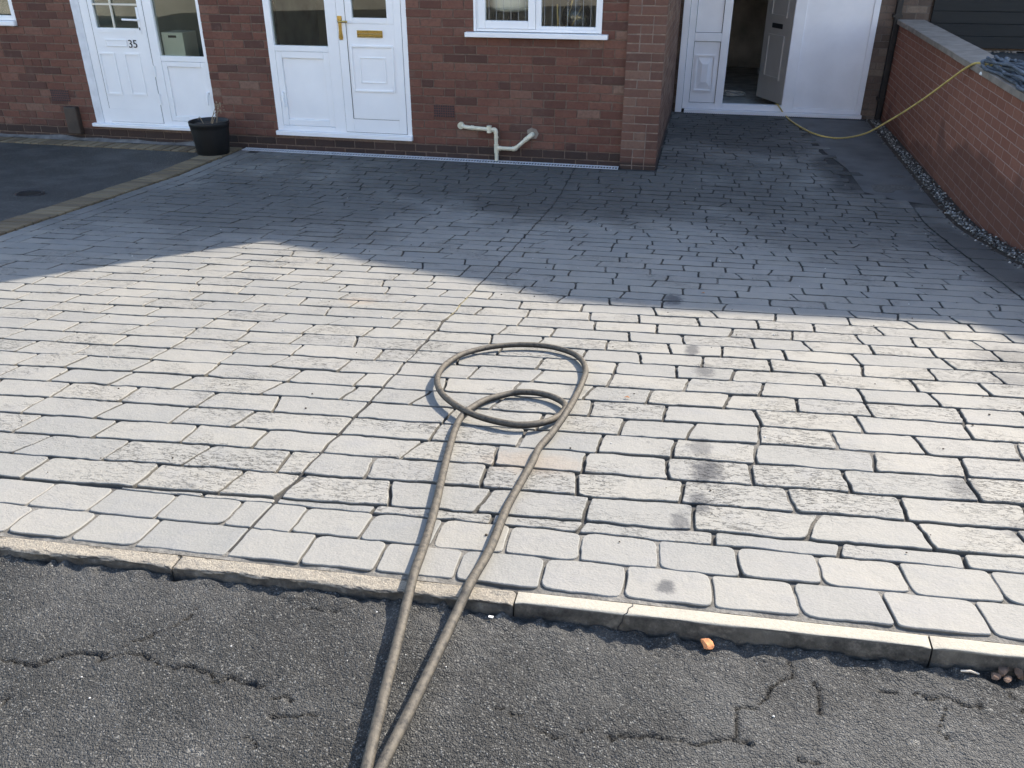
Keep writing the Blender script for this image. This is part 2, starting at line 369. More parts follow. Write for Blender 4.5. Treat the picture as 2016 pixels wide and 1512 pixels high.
# ---- driveway stone
def stone_mat(name, flk, dirt=1.0):
    m, nt, b = newmat(name); P = pos(nt)
    g = nt.nodes.new('ShaderNodeNewGeometry'); rnd = g.outputs['Random Per Island']
    base = ramp(nt, rnd, [(0.0,(0.184,0.184,0.171)),(0.35,(0.207,0.203,0.186)),(0.7,(0.216,0.211,0.190)),(1.0,(0.231,0.222,0.196))])
    big = noise(nt, P, 0.9, 4); mid = noise(nt, P, 9, 5, 0.6); fin = noise(nt, P, 160, 3, 0.6)
    col = mixc(nt, mth(nt, 'MULTIPLY', sstep(nt, mid, 0.45, 0.75), 0.42), base, (0.174,0.178,0.181))
    col = mixc(nt, mth(nt, 'MULTIPLY', sstep(nt, big, 0.5, 0.7), 0.25), col, (0.296,0.277,0.248))
    col = mixc(nt, mth(nt, 'MULTIPLY', sstep(nt, fin, 0.3, 0.8), 0.25), col, (0.318,0.311,0.296))
    # slate-like flaking: broken ridges that run along the rows, on some stones more than others
    where = noise(nt, P, 3.4, 3); rsel = ramp(nt, rnd, [(0.0, 0.15), (0.3, 0.35), (0.33, 0.7), (0.6, 1.0), (0.63, 0.25), (0.8, 0.45), (0.83, 0.85), (1.0, 0.7)])
    amt = mth(nt, 'MULTIPLY', mth(nt, 'MULTIPLY', sstep(nt, where, 0.36, 0.68), rsel), flk)
    rg = noise(nt, P, 1.0, 5, 0.6, (21, 52, 30)); rg2 = noise(nt, P, 1.0, 4, 0.6, (60, 125, 60))
    line = mth(nt, 'SUBTRACT', 1.0, sstep(nt, mth(nt, 'ABSOLUTE', mth(nt, 'SUBTRACT', rg, 0.53)), 0.0, 0.040))
    line = mth(nt, 'MULTIPLY', line, sstep(nt, rg2, 0.44, 0.58))
    chip = sstep(nt, rg2, 0.62, 0.68)
    flake = mth(nt, 'MULTIPLY', mth(nt, 'MAXIMUM', line, chip), amt)
    col = mixc(nt, mth(nt, 'MULTIPLY', flake, 0.8), col, (0.07,0.07,0.068))
    terr = mth(nt, 'MULTIPLY', sstep(nt, rg, 0.50, 0.56), amt)
    speck = sstep(nt, noise(nt, P, 75, 2), 0.77, 0.81)
    col = mixc(nt, mth(nt, 'MULTIPLY', speck, 0.5), col, (0.09,0.09,0.09))
    nz = noise(nt, P, 34, 6, 0.75)
    st = None
    for c, r, k in [((0.10,-6.48),(0.05,0.10),.65),((0.12,-6.66),(0.06,0.13),1.0),((0.10,-6.87),(0.04,0.09),.85),((0.05,-6.99),(0.035,0.07),.75),((0.055,-5.46),(0.04,0.11),.9),
                    ((0.11,-5.72),(0.055,0.10),.8),((-0.06,-4.60),(0.07,0.16),.95),((0.025,-7.31),(0.03,0.035),.9),((0.87,-6.60),(0.06,0.10),.6),((0.95,-6.85),(0.06,0.08),.5),
                    ((1.45,-5.25),(0.30,0.22),.55),((1.32,-5.55),(0.12,0.12),.5)]:
        s_ = mth(nt, 'MULTIPLY', spot(nt, P, c, r, 2.0, nz), k)
        st = s_ if st is None else mth(nt, 'MAXIMUM', st, s_)
    col = mixc(nt, mth(nt, 'MULTIPLY', st, 0.92), col, (0.055,0.057,0.062))
    st = mth(nt, 'MULTIPLY', st, sstep(nt, noise(nt, P, 1.0, 5, 0.75, (70, 95, 60)), 0.40, 0.56))
    rust = mth(nt, 'MAXIMUM', spot(nt, P, (-1.68,-5.05), (0.13,0.09), 1.0, nz), spot(nt, P, (-0.42,-6.72), (0.22,0.10), 1.0, nz))
    col = mixc(nt, mth(nt, 'MULTIPLY', rust, 0.35), col, (0.27,0.205,0.145))
    # damp stone plus painted-in shade, darker toward the house and along the garden wall
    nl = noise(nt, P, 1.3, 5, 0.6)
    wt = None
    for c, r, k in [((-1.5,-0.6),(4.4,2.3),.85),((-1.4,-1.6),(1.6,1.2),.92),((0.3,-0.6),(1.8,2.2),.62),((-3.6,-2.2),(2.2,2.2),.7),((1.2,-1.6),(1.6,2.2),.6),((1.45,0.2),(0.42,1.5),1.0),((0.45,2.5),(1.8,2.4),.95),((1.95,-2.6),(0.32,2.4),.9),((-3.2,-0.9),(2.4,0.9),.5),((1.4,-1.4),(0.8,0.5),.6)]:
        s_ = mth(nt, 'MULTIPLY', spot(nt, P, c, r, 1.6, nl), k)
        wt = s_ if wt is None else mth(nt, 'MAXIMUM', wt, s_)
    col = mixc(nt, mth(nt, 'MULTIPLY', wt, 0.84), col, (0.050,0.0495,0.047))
    if dirt < 1: col = mixc(nt, 1.0, col, (dirt, dirt*0.985, dirt*0.95), 'MULTIPLY')
    nt.links.new(col, b.inputs['Base Color'])
    b.inputs['Roughness'].default_value = 0.78; b.inputs['Specular IOR Level'].default_value = 0.35
    h = mth(nt, 'ADD', mth(nt, 'MULTIPLY', flake, -0.6), mth(nt, 'ADD', mth(nt, 'MULTIPLY', mid, 0.9), mth(nt, 'ADD', mth(nt, 'MULTIPLY', fin, 0.2), mth(nt, 'MULTIPLY', terr, 0.5))))
    bump(nt, b, h, 1.0, 0.0075); return m
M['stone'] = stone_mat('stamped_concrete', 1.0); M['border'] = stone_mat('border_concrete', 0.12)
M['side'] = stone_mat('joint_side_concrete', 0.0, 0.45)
def joint_mat():
    m, nt, b = newmat('joint_concrete'); P = pos(nt)
    col = ramp(nt, noise(nt, P, 12, 6, 0.7), [(0.35,(0.022,0.021,0.020)),(0.62,(0.050,0.048,0.044)),(0.78,(0.13,0.12,0.10))])
    fa = nd(nt, 'ShaderNodeAttribute', attribute_name='fill').outputs['Fac']
    col = mixc(nt, fa, col, ramp(nt, noise(nt, P, 45, 5, 0.7), [(0.35,(0.085,0.08,0.07)),(0.6,(0.17,0.162,0.145)),(0.75,(0.24,0.23,0.205))]))
    nt.links.new(col, b.inputs['Base Color']); b.inputs['Roughness'].default_value = 0.9
    bump(nt, b, noise(nt, P, 120, 4), 0.8, 0.006); return m
M['joint'] = joint_mat()
def slab_mat():
    m, nt, b = newmat('damp_plain_concrete'); P = pos(nt); n = noise(nt, P, 3, 5, 0.6); f = noise(nt, P, 90, 3)
    col = ramp(nt, n, [(0.3,(0.055,0.058,0.057)),(0.55,(0.115,0.118,0.115)),(0.75,(0.15,0.152,0.148))])
    nt.links.new(mixc(nt, mth(nt, 'MULTIPLY', f, 0.5), col, (0.09,0.09,0.088)), b.inputs['Base Color']); b.inputs['Roughness'].default_value = 0.7
    bump(nt, b, n, 0.6, 0.01); return m
M['slab'] = slab_mat()
def asphalt_mat(name, base, light, scale, bd, crack=False):
    m, nt, b = newmat(name); P = pos(nt)
    dv = nd(nt, 'ShaderNodeTexNoise', {'Vector': P, 'Scale': 90.0, 'Detail': 3.0}).outputs[1]
    dv = nd(nt, 'ShaderNodeVectorMath', {0: dv, 1: (0.008, 0.008, 0.008)}, operation='MULTIPLY').outputs[0]
    P0 = P; P = nd(nt, 'ShaderNodeVectorMath', {0: P0, 1: dv}, operation='ADD').outputs[0]
    vo = nd(nt, 'ShaderNodeTexVoronoi', {'Vector': P, 'Scale': scale, 'Randomness': 1.0}, feature='F1')
    vb = nd(nt, 'ShaderNodeTexVoronoi', {'Vector': P, 'Scale': scale*0.38, 'Randomness': 1.0}, feature='F1')
    sc = nd(nt, 'ShaderNodeSeparateColor', {0: vo.outputs['Color']})
    tone = ramp(nt, sc.outputs[0], [(0.0, base), (0.72, tuple(c*1.5 for c in base)), (0.88, light), (1.0, tuple(min(1, c*1.7) for c in light))])
    edge = sstep(nt, vo.outputs['Distance'], 0.15, 0.65)
    col = mixc(nt, mth(nt, 'MULTIPLY', edge, 0.65), tone, tuple(c*0.45 for c in base))
    big = noise(nt, P, 2.2, 4); mid = noise(nt, P, 14, 4)
    col = mixc(nt, mth(nt, 'MULTIPLY', sstep(nt, big, 0.42, 0.68), 0.5), col, tuple(c*0.55+0.05 for c in light))
    col = mixc(nt, mth(nt, 'MULTIPLY', sstep(nt, mid, 0.5, 0.8), 0.3), col, tuple(c*0.5 for c in base))
    if crack:
        a = nd(nt, 'ShaderNodeAttribute', attribute_name='crack').outputs['Fac']
        col = mixc(nt, mth(nt, 'MULTIPLY', a, 0.75), col, (0.012,0.011,0.010))
        dst = mth(nt, 'MULTIPLY', sstep(nt, noise(nt, P, 45, 4), 0.60, 0.72), sstep(nt, noise(nt, P, 5, 3), 0.5, 0.65))
        col = mixc(nt, mth(nt, 'MULTIPLY', dst, 0.45), col, (0.32,0.31,0.28))
    nt.links.new(col, b.inputs['Base Color']); b.inputs['Roughness'].default_value = 0.8
    b.inputs['Specular IOR Level'].default_value = 0.4
    h = mth(nt, 'ADD', mth(nt, 'SUBTRACT', 1.0, vo.outputs['Distance']), mth(nt, 'ADD', mth(nt, 'MULTIPLY', mth(nt, 'SUBTRACT', 1.0, vb.outputs['Distance']), 0.8), mth(nt, 'MULTIPLY', noise(nt, P, 420, 3), 0.6)))
    bump(nt, b, h, 1.0, bd); return m
M['asphalt'] = asphalt_mat('worn_asphalt', (0.037,0.037,0.035), (0.140,0.139,0.130), 250, 0.0065, True)
M['tarmac'] = asphalt_mat('dark_tarmac', (0.041,0.041,0.038), (0.092,0.091,0.085), 130, 0.003)
def kerb_mat(name, a, c, pits, bd):
    m, nt, b = newmat(name); P = pos(nt); g = nt.nodes.new('ShaderNodeNewGeometry')
    n1 = noise(nt, P, 120, 6, 0.75); n2 = noise(nt, P, 7, 5)
    col = mixc(nt, sstep(nt, n1, 0.35, 0.7), a, c)
    sn = nd(nt, 'ShaderNodeSeparateXYZ', {0: g.outputs['True Normal']})
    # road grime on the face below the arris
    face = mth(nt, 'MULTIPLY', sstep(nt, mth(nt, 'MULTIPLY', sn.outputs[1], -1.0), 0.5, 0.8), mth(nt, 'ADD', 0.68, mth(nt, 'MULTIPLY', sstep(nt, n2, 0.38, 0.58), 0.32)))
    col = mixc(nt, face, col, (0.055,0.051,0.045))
    col = mixc(nt, mth(nt, 'MULTIPLY', sstep(nt, n2, 0.58, 0.75), pits), col, (0.20,0.18,0.16))
    nt.links.new(col, b.inputs['Base Color']); b.inputs['Roughness'].default_value = 0.9
    bump(nt, b, mth(nt, 'ADD', n1, mth(nt, 'MULTIPLY', noise(nt, P, 240, 3), 0.4)), 0.9, bd); return m
M['kerbold'] = kerb_mat('worn_pinkish_kerb_concrete', (0.24,0.212,0.170), (0.40,0.355,0.280), 0.25, 0.007)
M['kerbnew'] = kerb_mat('smooth_cream_kerb_concrete', (0.34,0.310,0.250), (0.40,0.370,0.300), 0.35, 0.0015)
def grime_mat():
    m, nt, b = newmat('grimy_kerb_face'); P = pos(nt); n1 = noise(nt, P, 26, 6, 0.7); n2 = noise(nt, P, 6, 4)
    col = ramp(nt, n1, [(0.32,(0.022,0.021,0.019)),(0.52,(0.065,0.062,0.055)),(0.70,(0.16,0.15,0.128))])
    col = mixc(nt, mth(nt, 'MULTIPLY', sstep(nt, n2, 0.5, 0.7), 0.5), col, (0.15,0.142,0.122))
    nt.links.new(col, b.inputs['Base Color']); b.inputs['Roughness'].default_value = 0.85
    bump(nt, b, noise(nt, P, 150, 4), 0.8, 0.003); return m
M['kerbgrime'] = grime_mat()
def hose_mat():
    m, nt, b = newmat('dusty_black_hose'); P = pos(nt); g = nt.nodes.new('ShaderNodeNewGeometry')
    sn = nd(nt, 'ShaderNodeSeparateXYZ', {0: g.outputs['Normal']})
    n = noise(nt, P, 55, 6, 0.75); n2 = noise(nt, P, 260, 3)
    dust = mth(nt, 'MULTIPLY', sstep(nt, n, 0.28, 0.62), sstep(nt, sn.outputs[2], -0.2, 0.6))
    col = mixc(nt, dust, (0.012,0.011,0.010), (0.090,0.077,0.057))
    col = mixc(nt, mth(nt, 'MULTIPLY', sstep(nt, n2, 0.5, 0.75), 0.35), col, (0.095,0.08,0.065))
    nt.links.new(col, b.inputs['Base Color']); b.inputs['Roughness'].default_value = 0.7
    bump(nt, b, n2, 0.4, 0.002); return m
M['hose'] = hose_mat()
def edging_mat():
    m, nt, b = newmat('brown_block'); P = pos(nt); g = nt.nodes.new('ShaderNodeNewGeometry')
    c = ramp(nt, g.outputs['Random Per Island'], [(0.0,(0.125,0.090,0.052)),(0.5,(0.180,0.135,0.078)),(1.0,(0.240,0.185,0.110))])
    c = mixc(nt, mth(nt, 'MULTIPLY', noise(nt, P, 25, 5), 0.6), c, (0.085,0.072,0.05))
    nt.links.new(c, b.inputs['Base Color']); b.inputs['Roughness'].default_value = 0.9
    bump(nt, b, noise(nt, P, 90, 4), 0.6, 0.003); return m
M['edging'] = edging_mat()
def pebble_mat():
    m, nt, b = newmat('pale_pebbles'); g = nt.nodes.new('ShaderNodeNewGeometry')
    c = ramp(nt, g.outputs['Random Per Island'], [(0.0,(0.035,0.033,0.031)),(0.55,(0.09,0.085,0.078)),(0.82,(0.24,0.23,0.21)),(1.0,(0.52,0.51,0.48))])
    nt.links.new(c, b.inputs['Base Color']); b.inputs['Roughness'].default_value = 0.8; return m
M['pebble'] = pebble_mat()
def boards_mat():
    m, nt, b = newmat('flaking_dark_paint'); P = pos(nt)
    n = noise(nt, P, 1.0, 5, 0.65, (2.5, 2.5, 22)); w = noise(nt, P, 1.0, 4, 0.7, (9, 9, 26))
    c = ramp(nt, n, [(0.3,(0.0075,0.0085,0.0085)),(0.7,(0.016,0.0175,0.0175))])
    c = mixc(nt, sstep(nt, w, 0.70, 0.76), c, (0.22,0.23,0.22))
    nt.links.new(c, b.inputs['Base Color']); b.inputs['Roughness'].default_value = 0.7
    bump(nt, b, n, 0.5, 0.004); return m
M['boards'] = boards_mat()

# ================================================================== SETTING
# ---- ground far around
g = MB(); g.box(-60, 60, -60, 60, -1.2, -0.6); tag(g.build('ground', M['tarmac']), kind='structure')
# ---- road with cracks carved in
def axis(parts):
    out = [];
    for a, b, s in parts: out += list(np.arange(a, b, s))
    out.append(parts[-1][1]); return np.array(out)
ax = axis([(-14, -2.2, 0.4), (-2.2, 1.5, 0.006), (1.5, 14, 0.4)]); ay = axis([(-13.2, -8.6, 0.4), (-8.6, -7.30, 0.006)])
RX, RY = np.meshgrid(ax, ay)
# keep the far edge of the road just under the kerb front line
KF = yk(RX) - 0.043
RY = np.where(RY > -8.55, -8.55 + (RY + 8.55) * (KF + 8.55) / (-7.30 + 8.55), RY)
RZ = zroad(RX, RY)
RZ += 0.004*vnoise(RX, RY, 0.11, 1) + 0.0022*vnoise(RX, RY, 0.03, 2) + 0.0016*vnoise(RX, RY, 0.012, 3)
dk = KF - RY
ragged = np.clip(1.15 - dk/0.085, 0, 1)
RZ += ragged*(0.010*vnoise(RX, RY, 0.05, 4) + 0.009*vnoise(RX, RY, 0.018, 5) - 0.004)
RZ -= np.clip(1 - dk/(0.012 + 0.010*vnoise(RX, RY, 0.05, 9)), 0, 1)*0.014
CR = np.zeros_like(RX)
s2 = 2.52
def c7(p): return [(1216 + x/s2, 912 + y/s2) for x, y in p]
cracks = [([(5,1293),(30,1305),(75,1307),(120,1292),(165,1285),(190,1290),(200,1298)], 5.5), ([(200,1290),(245,1270),(300,1250),(345,1235),(385,1200)], 3.6),
    ([(200,1297),(250,1290),(280,1288),(305,1305),(345,1317),(385,1313),(410,1325),(425,1340),(465,1335),(500,1347),(515,1355)], 5.0),
    ([(530,1368),(575,1378)], 2.5), ([(978,1390),(1010,1408),(1048,1413)], 3), ([(1051,1438),(1096,1451),(1138,1444),(1169,1436),(1208,1453),(1249,1451),(1274,1448)], 4.2),
    (c7([(0,1360),(120,1345),(280,1385),(480,1388),(560,1350),(600,1382),(660,1392)]), 5.0), (c7([(570,1350),(590,1280),(590,1215),(690,1195),(790,1110),(850,1060),(865,990)]), 4.0),
    (c7([(980,1100),(1000,1140),(1010,1245)]), 6), (c7([(1290,1115),(1400,1140),(1530,1165),(1640,1170),(1820,1210)]), 4), (c7([(1620,1180),(1600,1320),(1660,1400)]), 2.6),
    (c7([(1940,1130),(2010,1240)]), 3.5), ([(0,1395),(15,1370),(27,1340)], 3), ([(590,1200),(670,1203)], 3), (c7([(760,1440),(930,1475),(1010,1480)]), 3),
    ([(488,1440),(500,1462),(495,1475)], 3), ([(535,1405),(575,1412),(625,1410)], 3.5)]
for pl, wd in cracks:
    W3 = [hit(u, v, zroad)[:2] for u, v in pl]
    if pl[0][0] > 940: wd = wd*0.85
    for (a, b) in zip(W3, W3[1:]):
        d = b - a; L = np.linalg.norm(d) + 1e-9
        m = (np.abs(RX - (a[0]+b[0])/2) < L/2 + 0.06) & (np.abs(RY - (a[1]+b[1])/2) < L/2 + 0.06)
        x, y = RX[m], RY[m]
        x = x + 0.006*vnoise(x, y, 0.03, 21) + 0.004*vnoise(x, y, 0.011, 22); y = y + 0.008*vnoise(x, y, 0.028, 23) + 0.004*vnoise(x, y, 0.012, 24)
        t = np.clip(((x-a[0])*d[0] + (y-a[1])*d[1])/L**2, 0, 1)
        ds = np.hypot(x-a[0]-t*d[0], y-a[1]-t*d[1])
        wv = wd*0.00054*(1 + 0.7*vnoise(x, y, 0.05, 25))
        CR[m] = np.maximum(CR[m], np.clip(1.6 - ds/np.maximum(wv, 0.001), 0, 1))
hp = hit(355, 1128, zroad)
HOLE = np.zeros_like(RX)
for ox, oy, r in ((0, 0.016, 0.026), (0.006, -0.004, 0.018)):
    ds = np.hypot((RX-hp[0]-ox), (RY-hp[1]-oy)) + 0.008*vnoise(RX, RY, 0.02, 31)
    CR = np.maximum(CR, np.clip(1.8 - 1.2*ds/r, 0, 1)); HOLE = np.maximum(HOLE, np.clip(1.8 - 1.4*ds/r, 0, 1))
hp = hit(1965, 1335, zroad); ds = np.hypot((RX-hp[0])/1.6, RY-hp[1]-0.01) + 0.008*vnoise(RX, RY, 0.02, 31)
CR = np.maximum(CR, 0.8*np.clip(1.7 - 1.2*ds/0.025, 0, 1))
RZ -= 0.011*CR + 0.03*HOLE
tag(grid_obj('road', RX, RY, RZ, M['asphalt'], attr={'crack': CR}), kind='structure')

# ---- the sunlit far side of the street, behind the camera: pavement, pale drives, rendered houses
z_o = float(zroad(0.0, -13.2))
MB().box(-24, 24, -15.2, -13.2, z_o-0.5, z_o+0.10).build('pavement', simple('pale_pavement', (0.42,0.40,0.36), 0.9, 0.15, 2))['kind'] = 'structure'
MB().box(-24, 24, -20.5, -15.2, z_o-0.5, z_o+0.09).build('far_drives', simple('buff_concrete', (0.46,0.43,0.37), 0.9, 0.15, 1.5))['kind'] = 'structure'
rend = simple('cream_render', (0.80,0.75,0.66), 0.9, 0.05, 1.0); tiles = simple('brown_tile', (0.16,0.10,0.08), 0.9, 0.2, 3)
for hx0, nm in ((-19.0, 'left'), (-6.2, 'middle'), (6.6, 'right')):
    oh = empty('house', (hx0+6.2, -20.5, z_o)); hb = MB(); hs = []
    for k in range(4):
        for zz in (1.1, 3.6): hs.append((hx0+1.1+k*2.9, hx0+2.7+k*2.9, z_o+zz, z_o+zz+1.15))
    hb.holes_wall(hx0, hx0+12.4, z_o-0.3, z_o+5.2, -20.8, -20.5, hs).build('wall', rend, oh)
    MB().box(hx0, hx0+12.4, -27.5, -20.805, z_o-0.3, z_o+5.2).build('body', rend, oh)
    MB().prism_x([(-28.0, z_o+5.2), (-20.2, z_o+5.2), (-24.1, z_o+7.9)], hx0-0.1, hx0+12.5).build('roof', tiles, oh)
    for h in hs:
        w_ = MB().frame(h[0], h[1], h[2], h[3], 0.06, -20.62, -20.56).build('window', M['upvc'], oh)
        MB().box(h[0]+0.06, h[1]-0.06, -20.60, -20.595, h[2]+0.06, h[3]-0.06).build('pane', M['gap'], w_)
    tag(oh, 'cream rendered house across the street, ' + nm + ' one of three', 'house', 'cream houses across the street')
# ---- kerb stones, one thing each
def kerb(x0, x1, old, label):
    n = int((x1-x0)/ (0.008 if old else 0.02)) + 2
    xs = np.linspace(x0+0.002, x1-0.002, n); cx = 0.5*(x0+x1)
    wt = 0.043 if old else 0.039
    r = 0.009 if old else 0.006
    prof = [(0.0, -0.16), (0.0, -0.002), (-0.003, 0.0)] + [(-(wt-r)*k/6, 0.0) for k in range(1, 7)]
    prof += [(-(wt-r)-r*math.sin(a), -r+r*math.cos(a)) for a in np.linspace(0.3, math.pi/2, 5)]
    prof += [(-wt-0.002, -0.02), (-wt-0.003, -0.035), (-wt-0.004, -0.055), (-wt-0.004, -0.16)]
    V = np.zeros((len(prof), n, 3))
    for i, (dy, dz) in enumerate(prof):
        V[i, :, 0] = xs; V[i, :, 1] = yk(xs) - 0.009 + dy; V[i, :, 2] = zf(xs, yk(xs)) + 0.002 + dz
        if old and i > 1:
            V[i, :, 2] += 0.0018*vnoise(xs, np.full(n, dy*3), 0.045, 41) + 0.0014*vnoise(xs, np.full(n, dy*3), 0.012, 42) - (0.003 if dz > -0.03 else 0)
            V[i, :, 1] += (0.0035*vnoise(xs, np.full(n, i*0.02), 0.06, 43) + 0.003*vnoise(xs, np.full(n, i*0.02), 0.017, 44))*(1 if i > 6 else 0.2)
        elif i > 1:
            V[i, :, 1] += 0.0012*vnoise(xs, np.full(n, i*0.02), 0.06, 43)
    e = np.minimum((xs-x0), (x1-xs)); V[2:12, :, 2] -= np.clip(1-e/0.008, 0, 1)*0.006
    mb = MB(); m = len(prof)
    fs = [(i*n+k, i*n+k+1, (i+1)*n+k+1, (i+1)*n+k) for i in range(m-1) for k in range(n-1)]
    mb.add(V.reshape(-1, 3), fs, True); nf_ = len(fs)
    mb.add([V[i, 0] for i in range(m)], [tuple(range(m))]); mb.add([V[i, -1] for i in range(m)], [tuple(range(m-1, -1, -1))])
    rt = empty('kerb_stone', (cx, float(yk(cx)), float(zf(cx, yk(cx)))))
    sb_ = mb.build('edge_slab', M['kerbold' if old else 'kerbnew'], rt); sb_.data.materials.append(M['kerbgrime'])
    sb_.data.polygons.foreach_set('material_index', [1 if (i < nf_ and i//(n-1) >= 12) or i >= nf_ else 0 for i in range(nf_+2)]); sb_.data.update()
    rt.name = 'kerb_stone'
    if not old and x0 < 0:
        xc = -0.045; ck = MB(); pp = []
        for t, (dy, dz) in enumerate([(-0.001, 0.0008), (-0.012, 0.0008), (-0.022, 0.0008), (-0.032, 0.0008), (-0.040, 0.0006), (-0.0455, -0.003), (-0.0495, -0.010), (-0.0508, -0.02), (-0.0518, -0.035), (-0.0525, -0.05)]):
            xx = xc - 0.0045*t*0.7 + 0.003*math.sin(t*2.1); pp.append((xx, float(yk(xx))-0.009+dy*0.84, float(zf(xx, yk(xx)))+0.002+dz))
        ck.tube(pp, 0.0011, 6); ck.build('crack', M['gap'], rt)
    tag(rt, label, 'kerb stone', 'kerb stones between the paving and the road'); return rt
kerb(-2.105, -1.192, True, 'crumbling pinkish kerb stone at the left, before the hole in the asphalt')
kerb(-1.192, -0.318, True, 'worn gritty kerb stone that both legs of the dusty hose cross')
kerb(-0.318, 0.597, False, 'smooth cream kerb stone with a hairline crack, above the orange brick chip')
kerb(-3.02, -2.105, True, 'gritty kerb stone just outside the left edge of the view, nearest the frame')
kerb(-3.935, -3.02, True, 'gritty kerb stone further outside the left edge of the view')
kerb(1.512, 2.427, False, 'smooth cream kerb stone outside the right edge of the view')
kerb(0.597, 1.512, False, 'smooth cream kerb stone at the right edge, beside the clay rubble')

# ---- driveway: base sheet with joints, and stamped stones
XL = lambda y: np.interp(-np.asarray(y, float), [0, 1.0, 1.8, 3.13, 4.08, 7.6], [-5.10, -5.12, -5.10, -4.905, -4.765, -4.25])
bx = axis([(-5.4, 2.35, 0.04)]); by = axis([(-7.6, -6.95, 0.01), (-6.95, 3.7, 0.04)])
DX, DY = np.meshgrid(bx, by)
keep_front = yk(DX) - 0.003
DY = np.maximum(DY, keep_front)
FILL = np.clip((yk(DX) + 0.292 - DY)/0.012, 0, 1)*np.clip(0.75 + 0.6*vnoise(DX, DY, 0.09, 71), 0, 1)
FILL = np.maximum(FILL, 0.75*np.clip(1.8*vnoise(DX, DY, 0.22, 72) - 0.35, 0, 1))
tag(grid_obj('driveway', DX, DY, zf(DX, DY) - 0.0125 + 0.0088*FILL, M['joint'], attr={'fill': FILL}), kind='structure')
def clip(poly, a, b, c):                                # keep a*x+b*y<=c
    out = []
    for i in range(len(poly)):
        p, q = poly[i], poly[(i+1) % len(poly)]
        dp, dq = a*p[0]+b*p[1]-c, a*q[0]+b*q[1]-c
        if dp <= 0: out.append(p)
        if (dp < 0) != (dq < 0) and dp != dq:
            t = dp/(dp-dq); out.append((p[0]+t*(q[0]-p[0]), p[1]+t*(q[1]-p[1])))
    return out
def area(p): return 0.5*sum(p[i][0]*p[(i+1) % len(p)][1]-p[(i+1) % len(p)][0]*p[i][1] for i in range(len(p)))
ST = MB(); SMI = []
PATCH = [(1.02,3.29),(1.30,2.25),(1.38,1.2),(1.52,0.45),(1.56,-0.5),(1.80,-0.72),(2.12,-0.85),(2.12,3.29)]
def inpoly(x, y, P):
    r = False
    for i in range(len(P)):
        (a, b), (c, d) = P[i-1], P[i]
        if (b > y) != (d > y) and x < (c-a)*(y-b)/(d-b)+a: r = not r
    return r
def stone(poly, rad=0.010, wob=0.003, lift=0.0, mi=0):
    # drop doubled corners
    q = [p for i, p in enumerate(poly) if math.hypot(p[0]-poly[i-1][0], p[1]-poly[i-1][1]) > 0.004]
    if len(q) < 3: return
    A = area(q)
    if inpoly(sum(p[0] for p in q)/len(q), sum(p[1] for p in q)/len(q), PATCH): return
    if A < 0: q = q[::-1]; A = -A
    if A < 0.0009: return
    per = sum(math.hypot(q[i][0]-q[i-1][0], q[i][1]-q[i-1][1]) for i in range(len(q)))
    if 2*A/per < 0.008: return
    out = []; n = len(q)
    for i in range(n):
        p0, p, p1 = np.array(q[i-1]), np.array(q[i]), np.array(q[(i+1) % n])
        e0, e1 = p0-p, p1-p; l0, l1 = np.linalg.norm(e0), np.linalg.norm(e1)
        r = min(max(0.006, rad*(0.5+random.random())), 0.42*l0, 0.42*l1)
        a, b = p+e0/l0*r, p+e1/l1*r
        for t in (0, 0.35, 0.65, 1):
            out.append((1-t)**2*a + 2*t*(1-t)*p + t*t*b)
        rr = min(rad, 0.42*l1); m = int((l1-2*rr)/0.02)
        for k in range(1, m): out.append(b + (p1-e1/l1*rr-b)*k/m)
    o = np.array(out); N = len(o)
    nx = vnoise(o[:, 0], o[:, 1], 0.07, 51)*wob + vnoise(o[:, 0], o[:, 1], 0.022, 52)*wob*0.75 + vnoise(o[:, 0], o[:, 1], 0.3, 55)*wob*0.5
    ny = vnoise(o[:, 0], o[:, 1], 0.08, 53)*wob + vnoise(o[:, 0], o[:, 1], 0.024, 54)*wob*0.95 - 0.004*np.clip(vnoise(o[:, 0], o[:, 1], 0.05, 56)-0.55, 0, 1)
    o = o + np.stack([nx, ny], 1)
    t = np.roll(o, -1, 0)-np.roll(o, 1, 0); t /= (np.linalg.norm(t, axis=1, keepdims=True)+1e-9)
    inn = np.stack([-t[:, 1], t[:, 0]], 1); c = o.mean(0)
    tx, ty, tz = random.gauss(0, 0.006), random.gauss(0, 0.009), random.gauss(0, 0.0008)+lift
    V = []
    for ins, dz, tl in ((-0.0010, -0.0150, 0), (0.0004, -0.0036, 1), (0.0014, -0.0008, 1), (0.0034, 0.0, 1)):
        p = o + inn*ins
        z = zf(p[:, 0], p[:, 1]) + dz + tl*(tz + tx*(p[:, 0]-c[0]) + ty*(p[:, 1]-c[1]))
        V += [(p[i, 0], p[i, 1], z[i]) for i in range(N)]
    fs = [(r*N+i, r*N+(i+1) % N, (r+1)*N+(i+1) % N, (r+1)*N+i) for r in range(3) for i in range(N)]
    V.append((c[0], c[1], float(zf(c[0], c[1])) + tz))
    fs += [(3*N+i, 3*N+(i+1) % N, 4*N) for i in range(N)]
    ST.add(V, fs, True); ST.sm[-N:] = [False]*N; SMI.extend([1]*N + [mi]*(3*N))
SAW = ((-1.259, -0.03), (-1.083, -7.386)); sd = (SAW[1][0]-SAW[0][0], SAW[1][1]-SAW[0][1]); sl_ = math.hypot(*sd)
sa, sb = -sd[1]/sl_, sd[0]/sl_; sc_ = sa*SAW[0][0]+sb*SAW[0][1]
